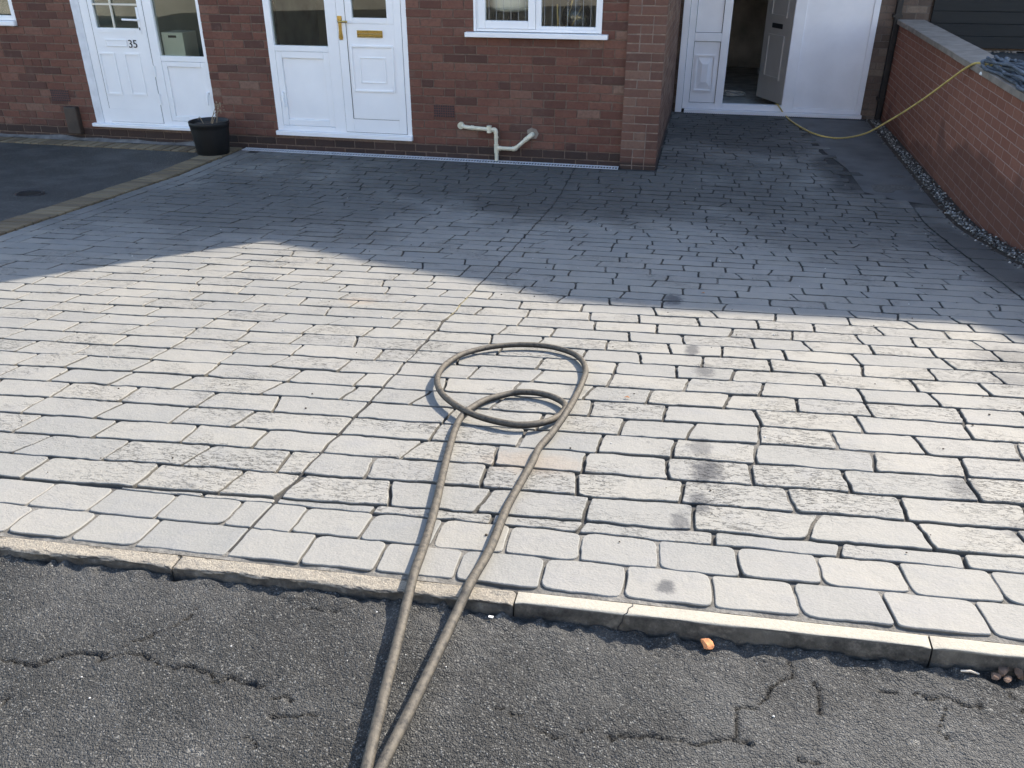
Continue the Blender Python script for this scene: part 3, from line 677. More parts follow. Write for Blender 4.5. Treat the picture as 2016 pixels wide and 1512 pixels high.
def put(poly, rad=0.012, wob=0.0042, lift=0.0, mi=0):
    if len(poly) < 3: return
    for s in (1, -1):
        p = clip(poly, s*sa, s*sb, s*sc_-0.0040)
        if len(p) >= 3:
            same = len(p) == len(poly) and all(abs(p[i][0]-poly[i][0]) < 1e-9 for i in range(len(p)))
            stone(p, rad if same else rad*0.4, wob, lift, mi)
mrow = lambda Y: 0.06*float(np.clip((-Y-0.4)/4.6, 0, 1))**0.9
BT = lambda x: yk(x) + 0.285                            # inner edge of the kerb border
rowbase, dr = -7.056, 0.15
def rowY(k): return rowbase + dr*k
def line_clip(poly, p, q, side):                        # keep the side of p->q (left = +1)
    a, b = -(q[1]-p[1]), (q[0]-p[0])
    if side > 0: a, b = -a, -b
    return clip(poly, a, b, a*p[0]+b*p[1])
lb0, lb1 = (XL(0)+0.27, 0.0), (XL(-7.5)+0.27, -7.5)
rb0, rb1 = (1.925, 0.0), (1.735, -7.5)
yend = []
for k in range(-2, 71):
    Y0, Y1 = rowY(k), rowY(k+1); m0, m1 = mrow(Y0), mrow(Y1)
    hg = 0.0060 + 0.0065*float(np.clip((0.5*(Y0+Y1)+5.2)/3.5, 0, 1))
    yl = lambda x, Y, m: Y + m*(x+0.4) + 0.0035*math.sin(x*2.3+Y*5) + 0.0022*math.sin(x*7.1+Y*41) + 0.0016*math.sin(x*15.3+Y*77)
    x = -5.6 - random.random()*0.3
    while x < 2.3:
        L = random.choice((0.23, 0.26, 0.28, 0.29, 0.30, 0.32, 0.36))*random.uniform(0.95, 1.05)
        xs_w = SAW[0][0] + sd[0]*(0.5*(Y0+Y1)-SAW[0][1])/sd[1]
        if abs(x+L-xs_w) < 0.085: L = xs_w-x
        sk0 = random.gauss(0, 0.008); g = 0.0052
        if x == x and k: pass
        xa, xb = x+g, x+L-g
        s1 = random.gauss(0, 0.006) + (random.choice((-1, 1))*0.016 if random.random() < 0.12 else 0)
        s0 = yend[-1] if yend else 0.0
        poly = [(xa-s0, yl(xa, Y0, m0)+hg), (xb-s1, yl(xb, Y0, m0)+hg), (xb+s1, yl(xb, Y1, m1)-hg), (xa+s0, yl(xa, Y1, m1)-hg)]
        yend = [s1]
        yc = 0.5*(Y0+Y1)+m0*(x+0.4); xc = 0.5*(xa+xb); x += L
        poly = line_clip(poly, (-9, BT(-9)+0.006), (9, BT(9)+0.006), 1)
        if yc < 0.1: poly = line_clip(poly, (float(XL(yc+0.2))+0.27, yc+0.2), (float(XL(yc-0.2))+0.27, yc-0.2), 1) if len(poly) > 2 else poly
        if len(poly) > 2: poly = line_clip(poly, rb1 if yc < 0 else (1.925, 0.0), rb0 if yc < 0 else (1.985, 3.4), 1)
        if len(poly) > 2:
            if yc > -0.13:
                poly = clip(poly, -1, 0, 0.415)
            elif xc < -0.43: poly = clip(poly, 0, 1, -0.135)
            poly = clip(poly, 0, 1, 3.30)
        if len(poly) > 2: put(poly)
pm = MB(); n_ = len(PATCH); pm.add([(x, y, -0.0045) for x, y in PATCH], [tuple(range(n_-1, -1, -1)) if area(PATCH) < 0 else tuple(range(n_))])
tag(pm.build('plain_concrete', M['slab']), kind='structure')
# border: two courses along the kerb
for j in range(2):
    x = -6.2 + 0.11*j + 0.02
    while x < 2.6:
        L = 0.201*random.uniform(0.94, 1.07); w = 0.139
        xs_w = SAW[1][0]-0.002*j
        if j == 0 and abs(x+L-xs_w) < 0.06: L = xs_w-x
        if j == 1 and -0.16 < x-xs_w < -0.02: L = 0.105 + xs_w - x
        ya = lambda xx: yk(xx) + 0.012 + 0.1375*j; g = 0.0030
        xa, xb = x+g, x+L-g; sk = -0.004
        poly = [(xa-sk, ya(xa)+0.003), (xb-sk, ya(xb)+0.003), (xb+sk, ya(xb)+0.1350), (xa+sk, ya(xa)+0.1350)]
        if xb < 2.1 and xa > XL(-7)-0.1: put(poly, 0.021, 0.0026, 0.0004, 2)
        x += L
# saw-cut joint with its dark filler
sj = MB(); m_ = 40
for k in range(m_):
    A_, B_2 = k/m_, (k+1)/m_
    P_ = lambda t, o: (SAW[0][0]+sd[0]*t+sa*o, SAW[0][1]+sd[1]*t+sb*o)
    q_ = [P_(A_, -0.0044), P_(A_, 0.0044), P_(B_2, 0.0044), P_(B_2, -0.0044)]
    sj.add([(x, y, float(zf(x, y))-0.0032) for x, y in q_], [(0, 1, 2, 3)])
def filler_mat():
    m, nt, b = newmat('joint_filler'); P = pos(nt)
    y_ = spot(nt, P, (-1.15, -4.98), (0.1, 0.30), 0.6, noise(nt, P, 20, 3))
    nt.links.new(mixc(nt, mth(nt, 'MULTIPLY', y_, 0.8), (0.020,0.019,0.017), (0.22,0.19,0.10)), b.inputs['Base Color']); b.inputs['Roughness'].default_value = 0.8; return m
tag(sj.build('saw_cut', filler_mat()), kind='structure')
# border: two courses along the left boundary, one along the gravel
def edge_at(s):                                         # point on the left boundary and its inward normal
    p = np.array([float(XL(-s)), -s]); t = np.array([float(XL(-s-0.05))-float(XL(-s+0.05)), -0.1]); t /= np.linalg.norm(t)
    return p, np.array([-t[1], t[0]])
for j in range(2):
    s = 0.14 + 0.1*j
    while s < 7.1:
        L = 0.20*random.uniform(0.9, 1.1)
        (p0, n0), (p1, n1) = edge_at(s+0.005), edge_at(s+L-0.005); q0, q1 = 0.014+0.13*j, 0.134+0.13*j
        P = [p0+n0*q0, p1+n1*q0, p1+n1*q1, p0+n0*q1]
        put([tuple(p) for p in P], 0.018, 0.0025, 0.0, 2); s += L
y = 3.28
while y > -7.0:
    L = random.choice((0.26, 0.3, 0.34, 0.4))
    rbx = lambda yy: 1.935 + (0.0165*yy if yy > 0 else 0.0255*yy)
    gx = 2.12 if y > -3 else 2.12
    put([(rbx(y-L)+0.006, y-L+0.006), (gx, y-L+0.006), (gx, y-0.006), (rbx(y)+0.006, y-0.006)], 0.016, 0.003); y -= L
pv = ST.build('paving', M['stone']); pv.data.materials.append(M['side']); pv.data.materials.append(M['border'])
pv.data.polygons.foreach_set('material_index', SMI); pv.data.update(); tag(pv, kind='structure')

# ---- neighbouring tarmac drive on the left, with its brown block edging
tx = axis([(-14, -5.0, 0.15)]); ty = axis([(-7.6, -0.02, 0.15)]); TX, TY = np.meshgrid(tx, ty)
TX = np.minimum(TX, XL(TY)-0.02)
zt = lambda x, y: zf(np.maximum(x, -6.0), y) - 0.004
tag(grid_obj('tarmac_drive', TX, TY, zt(TX, TY), M['tarmac']), kind='structure')
EB = MB()
def block(P):                                           # small paving block with eased edges
    P = np.array(P); c = P.mean(0); V = []
    tz = random.gauss(0, 0.0012)
    for f, dz in ((1.0, -0.05), (1.0, 0.008), (0.93, 0.013)):
        for p in P:
            q = c + (p-c)*f; V.append((q[0], q[1], float(zt(q[0], q[1])) + dz + tz))
    fs = [(r*4+i, r*4+(i+1) % 4, (r+1)*4+(i+1) % 4, (r+1)*4+i) for r in range(2) for i in range(4)] + [(8, 9, 10, 11)]
    EB.add(V, fs)
s = 0.0
while s < 7.2:
    (p0, n0), (p1, n1) = edge_at(s+0.05), edge_at(s+0.143); wv = random.gauss(0, 0.003)
    block([p0-n0*(0.275+wv), p1-n1*(0.275+wv), p1-n1*0.015, p0-n0*0.015]); s += 0.107
x = -13.0
while x < -5.46:
    block([(x, -0.36), (x+0.094, -0.36), (x+0.094, -0.12), (x, -0.12)]); x += 0.107
tag(EB.build('block_edging', M['edging']), kind='structure')
# thin pale mortar haunch at the foot of the left wall
hb = MB()
xs_ = np.arange(-13, -5.3, 0.06)
for a, b in zip(xs_, xs_[1:]):
    d = 0.07 + 0.018*float(vnoise(a, 0, 0.2, 61)); e = 0.07 + 0.018*float(vnoise(b, 0, 0.2, 61))
    h1 = 0.03 + 0.015*float(vnoise(a, 1, 0.25, 62)); h2 = 0.03 + 0.015*float(vnoise(b, 1, 0.25, 62))
    hb.add([(a, -d, 0.0), (b, -e, 0.0), (b, -0.003, h2), (a, -0.003, h1)], [(0, 1, 2, 3)], True)
tag(hb.build('mortar_haunch', simple('pale_mortar', (0.15,0.143,0.135), 0.9, 0.5, 7, 0.006)), kind='structure')
# drain hole in the tarmac
c = hit(58, 383, zt); dc = empty('drain_cover', tuple(c))
lz = MB().lathe(c[0], c[1], [(0.125, c[2]-0.006), (0.125, c[2]+0.010), (0.118, c[2]+0.014), (0.100, c[2]+0.013), (0.096, c[2]+0.006), (0.002, c[2]+0.004)], 32)
lz.build('cover_ring', M['black'], dc)
gb = MB()
for k in range(-4, 5):
    w = math.sqrt(max(0.0, 0.095**2-(k*0.02)**2)); gb.box(c[0]-w, c[0]+w, c[1]+k*0.02-0.004, c[1]+k*0.02+0.004, c[2]+0.0055, c[2]+0.010)
gb.build('grate', M['black'], dc)
tag(dc, 'round black drain cover set in the dark tarmac of the left drive', 'drain cover')
# ---- gravel along the garden wall
GB = MB()
ico_v = [(0,0,1),(0.9,0,0.45),(0.28,0.85,0.45),(-0.72,0.53,0.45),(-0.72,-0.53,0.45),(0.28,-0.85,0.45),(0.72,0.53,-0.45),(-0.28,0.85,-0.45),(-0.9,0,-0.45),(-0.28,-0.85,-0.45),(0.72,-0.53,-0.45)]
ico_f = [(0,1,2),(0,2,3),(0,3,4),(0,4,5),(0,5,1),(1,6,2),(2,7,3),(3,8,4),(4,9,5),(5,10,1),(6,7,2),(7,8,3),(8,9,4),(9,10,5),(10,6,1)]
for _ in range(3300):
    y = random.uniform(-7.2, 3.3); w0, w1 = 2.15, 2.29
    x = w0 + (w1-w0)*abs(random.gauss(0.35, 0.28)) % (w1-w0) if random.random() < 0.94 else random.uniform(2.08, 2.13)
    if x < 2.125 and random.random() < 0.4: continue
    r = random.uniform(0.006, 0.014); a = random.random()*6.28; ca, sa2 = math.cos(a), math.sin(a)
    sx, sy, sz = random.uniform(0.7, 1.2), random.uniform(0.6, 1), random.uniform(0.5, 0.9); tl = random.uniform(-.5, .5)
    z = float(zf(x, y)) + r*0.3 + random.random()*0.008 + (0.004 if x > 2.125 else -0.004)
    GB.add([(x+r*(ca*px*sx-sa2*py*sy), y+r*(sa2*px*sx+ca*py*sy), z+r*(pz*sz+tl*px*0.5)) for px, py, pz in ico_v], ico_f)
tag(GB.build('gravel', M['pebble']), kind='stuff')
gs = MB(); ys_ = np.arange(-7.3, 3.41, 0.1)
for a, b in zip(ys_, ys_[1:]):
    gs.add([(2.122, a, zf(2.12, a)-0.006), (2.31, a, zf(2.31, a)-0.002), (2.31, b, zf(2.31, b)-0.002), (2.122, b, zf(2.12, b)-0.006)], [(0, 1, 2, 3)])
tag(gs.build('gravel_bed', M['soil']), kind='structure')
# raised ground of the next plot, behind the garden wall
nb = MB(); nb.box(2.55, 14, -7.0, 3.5, -0.4, 0.86); tag(nb.build('raised_ground', M['tarmac']), kind='structure')

# ================================================================== HOUSES
H33 = empty('house', (-2.9, 0.14, 0.0)); H35 = empty('house', (-8.7, 0.14, 0.0))
tag(H33, 'brick house with a brass letter plate on its white door, behind the grey paving', 'house')
tag(H35, 'brick house numbered 35 at the left, behind the dark tarmac drive', 'house')
d33 = (-4.662, -3.075, 0.165, 2.28); w33 = (-2.36, -1.06, 1.236, 2.32)
d35 = (-6.977, -5.412, 0.165, 2.28); w35 = (-9.4, -7.735, 1.24, 2.32)
ZT = 2.418
w_ = MB().holes_wall(-5.30, -0.80, -0.4, ZT, 0.0, 0.28, [d33, w33]); n_ = len(w_.f)
lay_bricks(w_, -5.30, -0.80, -0.03, ZT, 0.0, [d33, (w33[0]-0.0, w33[1]+0.0, w33[2], w33[3])], 0.0515, -2.222-0.118)
two_mats(w_.build('wall', M['mortar'], H33), n_, M['bricks'])
MB().box(-5.30, -0.80, 0.0, 0.28, ZT, 5.25).build('upper_wall', M['brick'], H33)
w_ = MB().holes_wall(-13.0, -5.30, -0.4, ZT, 0.0, 0.28, [d35, w35]); n_ = len(w_.f)
lay_bricks(w_, -10.5, -5.30, -0.03, ZT, 0.0, [d35, w35], 0.0515, -2.222-0.118)
two_mats(w_.build('wall', M['mortar'], H35), n_, M['bricks'])
MB().box(-13.0, -5.30, 0.0, 0.28, ZT, 5.25).build('upper_wall', M['brick'], H35)
pb = MB(); pb.box(-0.80, -0.436, -0.049, 0.30, -0.4, ZT); n_ = len(pb.f)
lay_bricks(pb, -0.803, -0.433, -0.03, ZT, -0.049, [], 0.030, -0.80, w=0.245, pier=True)
pc_ = pb.build('corner_pier', M['pmortar'], H33); two_mats(pc_, n_, M['pierbricks'])
sp_ = MB().box(-0.436, -0.4325, -0.049, 0.30, -0.4, ZT).build('pier_return', M['pier'], H33)
MB().box(-0.80, -0.432, -0.055, 0.30, ZT, 5.25).build('upper_pier', M['pier'], H33)
MB().box(-0.70, -0.436, 0.30, 6.4, -0.4, 5.25).build('side_wall', M['pier'], H33)
MB().box(-5.30, -0.70, 6.4, 6.65, -0.4, 5.25).build('rear_wall', M['brick'], H33)
MB().box(-13.0, -5.30, 6.4, 6.65, -0.4, 5.25).build('rear_wall', M['brick'], H35)
MB().box(-13.0, -12.75, 0.28, 6.4, -0.4, 5.25).build('side_wall', M['brick'], H35)
MB().box(-5.36, -5.24, 0.28, 6.4, -0.4, 5.2).build('party_wall', M['dark'], H33)
MB().box(-5.24, -0.70, 0.28, 6.4, -0.1, 0.12).build('floor', M['darkfloor'], H33)
MB().box(-12.75, -5.36, 0.28, 6.4, -0.1, 0.12).build('floor', M['darkfloor'], H35)
MB().box(-5.24, -0.70, 2.6, 2.7, 0.12, 5.2).build('partition', simple('beige_plaster', (0.42,0.39,0.33), 0.9, 0.1, 4), H33)
MB().box(-12.75, -5.36, 2.2, 2.3, 0.12, 5.2).build('partition', simple('olive_plaster', (0.30,0.31,0.24), 0.9, 0.1, 4), H35)
rp = [(-0.36, 5.26), (3.35, 8.0), (7.0, 5.26), (7.0, 5.20), (3.35, 7.86), (-0.36, 5.14)]
rp = [(-0.36, 5.25), (7.0, 5.25), (3.35, 8.0)]
MB().prism_x(rp, -5.30, -0.40).build('roof', M['slate'], H33)
MB().prism_x(rp, -13.1, -5.302).build('roof', M['slate'], H35)

def panel_lines(mb, x0, x1, z0, z1, y, w=0.02, d=0.012):   # raised moulding ring
    return mb.frame(x0, x1, z0, z1, w, y-d, y)
# ---- front door of 33
D = MB(); x0, x1, z0, z1 = d33
zs = 0.215                                             # top of the sill
D.box(x0, x0+0.075, -0.004, 0.07, zs, z1); D.box(x1-0.055, x1, -0.004, 0.07, zs, z1)
D.box(x0+0.075, x1-0.055, -0.004, 0.07, z1-0.06, z1)
D.box(-3.965, -3.838, -0.006, 0.07, zs, z1-0.06)
D.box(x0+0.075, -3.965, -0.004, 0.07, zs, zs+0.055); D.box(x0+0.075, -3.965, -0.004, 0.07, 1.050, 1.107)
D.box(-3.838, x1-0.055, -0.004, 0.07, zs, zs+0.012)
fd = D.build('front_door', M['upvc'], H33, 0.004)
MB().box(x0-0.012, x1+0.006, -0.045, 0.09, 0.168, zs-0.001).build('sill', M['upvc'], fd, 0.004)
MB().box(x0+0.075, -3.965, 0.030, 0.036, 1.107, z1-0.06).build('side_pane', M['glass'], fd)
S = MB(); S.frame(-4.586, -3.966, zs+0.057, 1.048, 0.068, 0.000, 0.05); S.box(-4.518, -4.034, 0.018, 0.04, zs+0.125, 0.98)
S.build('flap_panel', M['upvc'], fd, 0.005)
MB().tube([(-4.545, -0.004, 0.62), (-4.545, -0.026, 0.622), (-4.543, -0.03, 0.60), (-4.540, -0.03, 0.47)], [0.014, 0.012, 0.012, 0.009], 8).build('flap_handle', M['upvc'], fd)
G_ = MB(); G_.frame(-3.8385, -3.129, zs+0.013, z1-0.061, 0.0035, -0.001, 0.03)
G_.box(-3.7415, -3.7385, -0.0125, 0.0, 0.375, z1-0.14); G_.box(-3.735, -3.215, -0.0128, 0.0, 0.374, 0.3765)
G_.build('seal', M['gap'], fd)
L = MB(); lx0, lx1, lz0 = -3.834, -3.133, zs+0.018
L.box(lx0, -3.7395, -0.012, 0.05, lz0, z1-0.066); L.box(-3.212, lx1, -0.012, 0.05, lz0, z1-0.066)
L.box(-3.7395, -3.212, -0.012, 0.05, lz0, 0.375); L.box(-3.7395, -3.212, -0.012, 0.05, z1-0.14, z1-0.066)
L.box(-3.7395, -3.212, -0.006, 0.045, 0.375, 1.338)
L.frame(-3.7395, -3.212, 1.338, z1-0.14, 0.074, -0.010, 0.04, 0.056)
L.frame(-3.713, -3.235, 0.660, 1.130, 0.022, -0.018, -0.006); L.frame(-3.622, -3.328, 0.750, 1.012, 0.014, -0.014, -0.006)
L.build('door_leaf', M['upvc'], fd, 0.004)
MB().box(-3.6655, -3.286, 0.014, 0.020, 1.394, z1-0.196).build('door_pane', M['glass'], fd)
LP = MB(); LP.frame(-3.622, -3.342, 1.205, 1.275, 0.010, -0.016, -0.006); LP.box(-3.612, -3.352, -0.013, -0.006, 1.243, 1.265); LP.box(-3.612, -3.352, -0.0105, -0.006, 1.215, 1.241)
LP.build('letter_plate', M['brass'], fd, 0.002)
HB = MB(); hz = [(0.020, 1.410), (0.022, 1.38), (0.015, 1.33), (0.013, 1.27), (0.020, 1.20), (0.014, 1.178)]
HB.prism_y([(-3.806-w, z) for w, z in hz] + [(-3.800+w, z) for w, z in hz[::-1]], -0.020, -0.012)
HB.tube([(-3.803, -0.02, 1.357), (-3.803, -0.055, 1.357), (-3.775, -0.06, 1.357), (-3.705, -0.058, 1.357)], [0.010, 0.010, 0.010, 0.011], 10)
HB.build('handle', M['brass'], fd)
# ---- window of 33
x0, x1, z0, z1 = w33; FW = MB(); zb = 1.290
FW.box(x0, x0+0.026, -0.018, 0.07, zb, z1); FW.box(x1-0.026, x1, -0.018, 0.07, zb, z1)
FW.box(x0+0.026, x1-0.026, -0.006, 0.07, zb, zb+0.026); FW.box(x0+0.026, x1-0.026, -0.006, 0.07, z1-0.05, z1)
FW.box(x0+0.026, x0+0.046, -0.006, 0.07, zb+0.026, z1-0.05); FW.box(-1.722, -1.668, -0.006, 0.07, zb+0.026, z1-0.05); FW.box(x1-0.062, x1-0.026, -0.006, 0.07, zb+0.026, z1-0.05)
FW.box(-1.668, x1-0.062, -0.006, 0.07, zb+0.026, zb+0.056)
wn33 = FW.build('window', M['upvc'], H33, 0.004)
MB().box(x0-0.082, x1+0.068, -0.075, 0.05, 1.238, zb-0.006).build('sill', M['upvc'], wn33, 0.005)
SS = MB(); SS.frame(x0+0.048, -1.724, zb+0.028, z1-0.052, 0.074, -0.020, 0.05); SS.build('opening_sash', M['upvc'], wn33, 0.006)
MB().box(x0+0.122, -1.798, 0.012, 0.018, zb+0.102, z1-0.126).build('pane', M['clear'], wn33)
MB().box(-1.668, x1-0.062, 0.022, 0.028, zb+0.056, z1-0.05).build('pane', M['clear'], wn33)
LD = MB()
for k in range(6): LD.box(x0+0.155+k*0.075, x0+0.158+k*0.075, 0.010, 0.0118, zb+0.104, z1-0.13)
for k in range(7): LD.box(-1.640+k*0.077, -1.637+k*0.077, 0.020, 0.0218, zb+0.058, z1-0.054)
LD.build('leading', simple('grey_lead_strip', (0.42,0.42,0.40), 0.6), wn33)
MB().box(x0+0.0, x1-0.0, 0.10, 0.28, 1.20, 1.236).build('inner_sill', M['upvc'], wn33)
# things standing on the inside sill
bz = 1.238
bc = empty('bowl', (-2.03, 0.36, bz)); pr = []
lb = MB(); lb.lathe(-2.03, 0.34, [(0.07, 1.452), (0.16, 1.458), (0.225, 1.475), (0.245, 1.500), (0.250, 1.78), (0.243, 1.78), (0.235, 1.51), (0.01, 1.47)], 40)
lb.build('basin', M['cardboard'], bc)
MB().lathe(-2.03, 0.34, [(0.10, bz), (0.05, bz+0.02), (0.05, 1.455)], 24).build('foot', M['soil'], bc)
tag(bc, 'large cream bowl standing behind the left pane of the brass-door house window', 'bowl')
MB().box(x0+0.05, x1-0.05, 0.28, 0.60, 1.215, 1.2375).build('worktop', M['soil'], H33)
gv = empty('vase', (-1.36, 0.32, bz))
MB().lathe(-1.36, 0.32, [(0.05, bz), (0.11, bz+0.04), (0.155, bz+0.14), (0.14, bz+0.25), (0.07, bz+0.33), (0.08, bz+0.38), (0.076, bz+0.38), (0.065, bz+0.33), (0.134, bz+0.25), (0.148, bz+0.14), (0.10, bz+0.045), (0.002, bz+0.01)], 32).build('glass_body',
    glass('vase_glass', (0.88, 0.88, 0.85)), gv)
tag(gv, 'round clear glass vase behind the right pane of the window', 'vase')
stk = MB()
for dx, tz_, dy in ((0.02, 0.36, 0.02), (-0.03, 0.3, -0.01), (0.05, 0.28, 0.03)):
    stk.tube([(-1.50+dx, 0.22+dy, bz+0.005), (-1.57+dx*3+0.12, 0.2+dy*2, bz+tz_)], 0.008, 8)
so_ = stk.build('wooden_sticks', simple('pale_yellow_wood', (0.62,0.46,0.20), 0.6, 0.2, 20)); tag(so_, 'bundle of yellow wooden sticks leaning behind the right window pane', 'sticks')

# ---- door of 35
x0, x1, z0, z1 = d35; zs = 0.205; D = MB()
D.box(x0+0.10, x0+0.205, -0.002, 0.07, zs, z1); D.box(x1-0.035, x1, -0.004, 0.07, zs, z1)
D.box(x0+0.205, x1-0.035, -0.002, 0.07, z1-0.06, z1); D.box(-6.092, -5.985, -0.004, 0.07, zs, z1-0.06)
D.box(-5.985, x1-0.035, -0.002, 0.07, 0.910, 0.966); D.box(-5.985, x1-0.035, -0.002, 0.07, zs, zs+0.055)
D.box(x0+0.205, -6.092, -0.002, 0.07, zs, zs+0.02)
fd5 = D.build('front_door', M['upvc'], H35, 0.004)
rv = MB(); xs_ = np.linspace(0, 1, 60)
rv.prism_y([(x0-0.004+0.0012*math.sin(k*1.7)+0.0010*math.sin(k*0.63), zs-0.02+(z1-zs)*k/59) for k in range(60)][::-1] + [(x0+0.099, zs-0.02), (x0+0.099, z1)], -0.008, 0.06)
rv.build('plaster_reveal', simple('white_render', (0.70,0.71,0.73), 0.8, 0.1, 10, 0.003), fd5)
MB().box(x0-0.04, x1+0.006, -0.055, 0.09, 0.166, zs-0.001).build('sill', M['upvc'], fd5, 0.006)
MB().box(-5.985, x1-0.035, 0.030, 0.036, 0.966, z1-0.06).build('side_pane', M['glass'], fd5)
S = MB(); S.frame(-5.983, x1-0.037, zs+0.057, 0.908, 0.055, 0.0, 0.05); S.box(-5.928, x1-0.092, 0.016, 0.04, zs+0.112, 0.853); S.build('flap_panel', M['upvc'], fd5, 0.005)
MB().tube([(-5.462, -0.004, 0.585), (-5.462, -0.028, 0.588), (-5.464, -0.03, 0.56), (-5.475, -0.03, 0.455)], [0.014, 0.012, 0.012, 0.009], 8).build('flap_handle', M['upvc'], fd5)
G_ = MB(); G_.frame(x0+0.206, -6.093, zs+0.021, z1-0.061, 0.003, -0.001, 0.03); G_.box(-6.7685, -6.7655, -0.011, 0.0, 0.375, z1-0.1); G_.build('seal', M['gap'], fd5)
L = MB(); L.box(x0+0.2095, -6.0965, -0.010, 0.05, zs+0.0245, 1.193)
L.frame(x0+0.2095, -6.0965, 1.193, z1-0.065, 0.058, -0.010, 0.05, 0.05)
L.frame(x0+0.2675, -6.18, 1.243, z1-0.12, 0.0, 0.0, 0.02) if False else None
L.box(-6.71, -6.235, -0.016, -0.010, 1.196, 1.236)
for a, b in ((-6.753, -6.550), (-6.435, -6.236)): L.frame(a, b, 0.530, 0.985, 0.020, -0.019, -0.010)
L.frame(-6.755, -6.22, 0.372, 0.3745, 0.0008, -0.011, -0.010)
L.build('door_leaf', M['upvc'], fd5, 0.004)
MB().box(x0+0.2675, -6.1545, 0.014, 0.020, 1.243, z1-0.115).build('door_pane', M['glass'], fd5)
MU = MB(); MU.box(-6.499, -6.481, -0.006, 0.012, 1.243, z1-0.115)
for zz in (1.475, 1.80): MU.box(x0+0.2675, -6.499, -0.006, 0.012, zz, zz+0.018); MU.box(-6.481, -6.1545, -0.006, 0.012, zz, zz+0.018)
MU.build('glazing_bar', simple('cream_bar', (0.70,0.66,0.56), 0.4), fd5)
LP = MB(); LP.frame(-6.637, -6.362, 1.052, 1.127, 0.012, -0.020, -0.010); LP.box(-6.625, -6.374, -0.016, -0.010, 1.064, 1.115); LP.build('letter_plate', M['upvc'], fd5, 0.003)
HB = MB(); HB.box(-6.178, -6.150, -0.020, -0.010, 1.190, 1.46); HB.tube([(-6.164, -0.02, 1.332), (-6.164, -0.055, 1.332), (-6.20, -0.06, 1.334), (-6.335, -0.058, 1.336)], [0.012, 0.012, 0.011, 0.012], 10)
HB.build('handle', M['upvc'], fd5, 0.003)
KH = MB(); KH.box(-6.171, -6.158, -0.0215, -0.020, 1.228, 1.256); KH.build('keyhole', M['soil'], fd5)
for zz in (0.50, 0.80): MB().tube([(-6.082, -0.012, zz-0.06), (-6.082, -0.012, zz+0.06)], 0.012, 10).build('hinge', M['upvc'], fd5)
fc = bpy.data.curves.new('number', 'FONT'); fc.body = '35'; fc.size = 0.118; fc.extrude = 0.003
fo = bpy.data.objects.new('t', fc); SC.collection.objects.link(fo); bpy.context.view_layer.update()
me = bpy.data.meshes.new_from_object(fo.evaluated_get(bpy.context.evaluated_depsgraph_get()))
bpy.data.objects.remove(fo)
no = bpy.data.objects.new('number', me); SC.collection.objects.link(no); me.materials.clear(); me.materials.append(M['gap'])
no.parent = fd5; no.rotation_euler = (math.pi/2, 0, 0)
no.location = Vector((-6.352, -0.0135, 1.044)) - H35.location
# ---- window of 35
x0, x1, z0, z1 = w35; FW = MB(); FW.frame(x0, x1, 1.30, z1, 0.05, -0.006, 0.07)
wn5 = FW.build('window', M['upvc'], H35, 0.006)
MB().box(x0-0.05, x1-0.004, -0.05, 0.05, 1.242, 1.298).build('sill', M['upvc'], wn5, 0.012)
MB().box(x0+0.05, x1-0.05, 0.02, 0.026, 1.35, z1-0.05).build('pane', M['glass'], wn5)
# box standing behind the side pane of 35
bo = empty('box', (-5.80, 0.30, 0.92)); MB().box(-5.965, -5.705, 0.06, 0.34, 0.925, 1.205).build('carton', M['cardboard'], bo, 0.006)
MB().box(-5.885, -5.785, 0.0585, 0.062, 1.15, 1.175).build('slot', M['soil'], bo)
tag(bo, 'pale cream box standing behind the side glass of the door numbered 35', 'box')
MB().box(-5.985, -5.45, 0.072, 0.55, 0.86, 0.922).build('inner_ledge', M['soil'], H35)
# ---- vents and the dark cover on the wall
def vent(parent, x0, x1, z0, z1, nx, nz):
    v = MB().box(x0, x1, -0.0105, 0.01, z0, z1).build('air_vent', M['air'], parent, 0.002)
    hb = MB(); sx, sz = (x1-x0)/nx, (z1-z0)/nz
    for i in range(nx):
        for k in range(nz): hb.box(x0+sx*(i+.16), x0+sx*(i+.84), -0.0120, -0.0108, z0+sz*(k+.16), z0+sz*(k+.84))
    hb.build('slots', M['gap'], v)
vent(H33, -2.820, -2.590, 0.430, 0.556, 9, 5)
vent(H35, -7.515, -7.270, 0.430, 0.560, 10, 5)
bx_ = MB().box(-7.345, -7.180, -0.075, 0.0, 0.07, 0.38).build('meter_cover', simple('brown_black_plastic', (0.050,0.034,0.025), 0.6, 0.3, 8), H35, 0.012)
# ---- waste pipe at 33
PY = -0.055; r = 0.0205; WP = MB()
WP.tube([(-2.52, 0.0, 0.355), (-2.52, -0.03, 0.352)], 0.036, 16)
WP.tube(spline([(-2.50, -0.03, 0.352), (-2.44, PY, 0.345), (-2.30, PY, 0.338), (-2.165, PY, 0.332)], 5), r, 12)
WP.tube(spline([(-2.165, PY, 0.332), (-2.135, PY, 0.327), (-2.127, PY, 0.295)], 5), r+0.004, 12)
WP.tube([(-2.127, PY, 0.295), (-2.122, PY, 0.012)], r, 12)
WP.tube([(-2.125, PY, 0.182), (-2.123, PY, 0.090)], r+0.005, 12)
WP.tube([(-2.123, PY, 0.142), (-2.075, PY, 0.142)], r+0.005, 12); WP.tube([(-2.075, PY, 0.142), (-1.935, PY, 0.142)], r, 12)
WP.tube(spline([(-1.950, PY, 0.142), (-1.925, PY, 0.144), (-1.903, PY, 0.158)], 5), r+0.005, 12)
WP.tube([(-1.905, PY, 0.157), (-1.775, PY+0.01, 0.268)], r, 12); WP.tube([(-1.815, PY+0.004, 0.234), (-1.79, PY+0.008, 0.256)], r+0.005, 12)
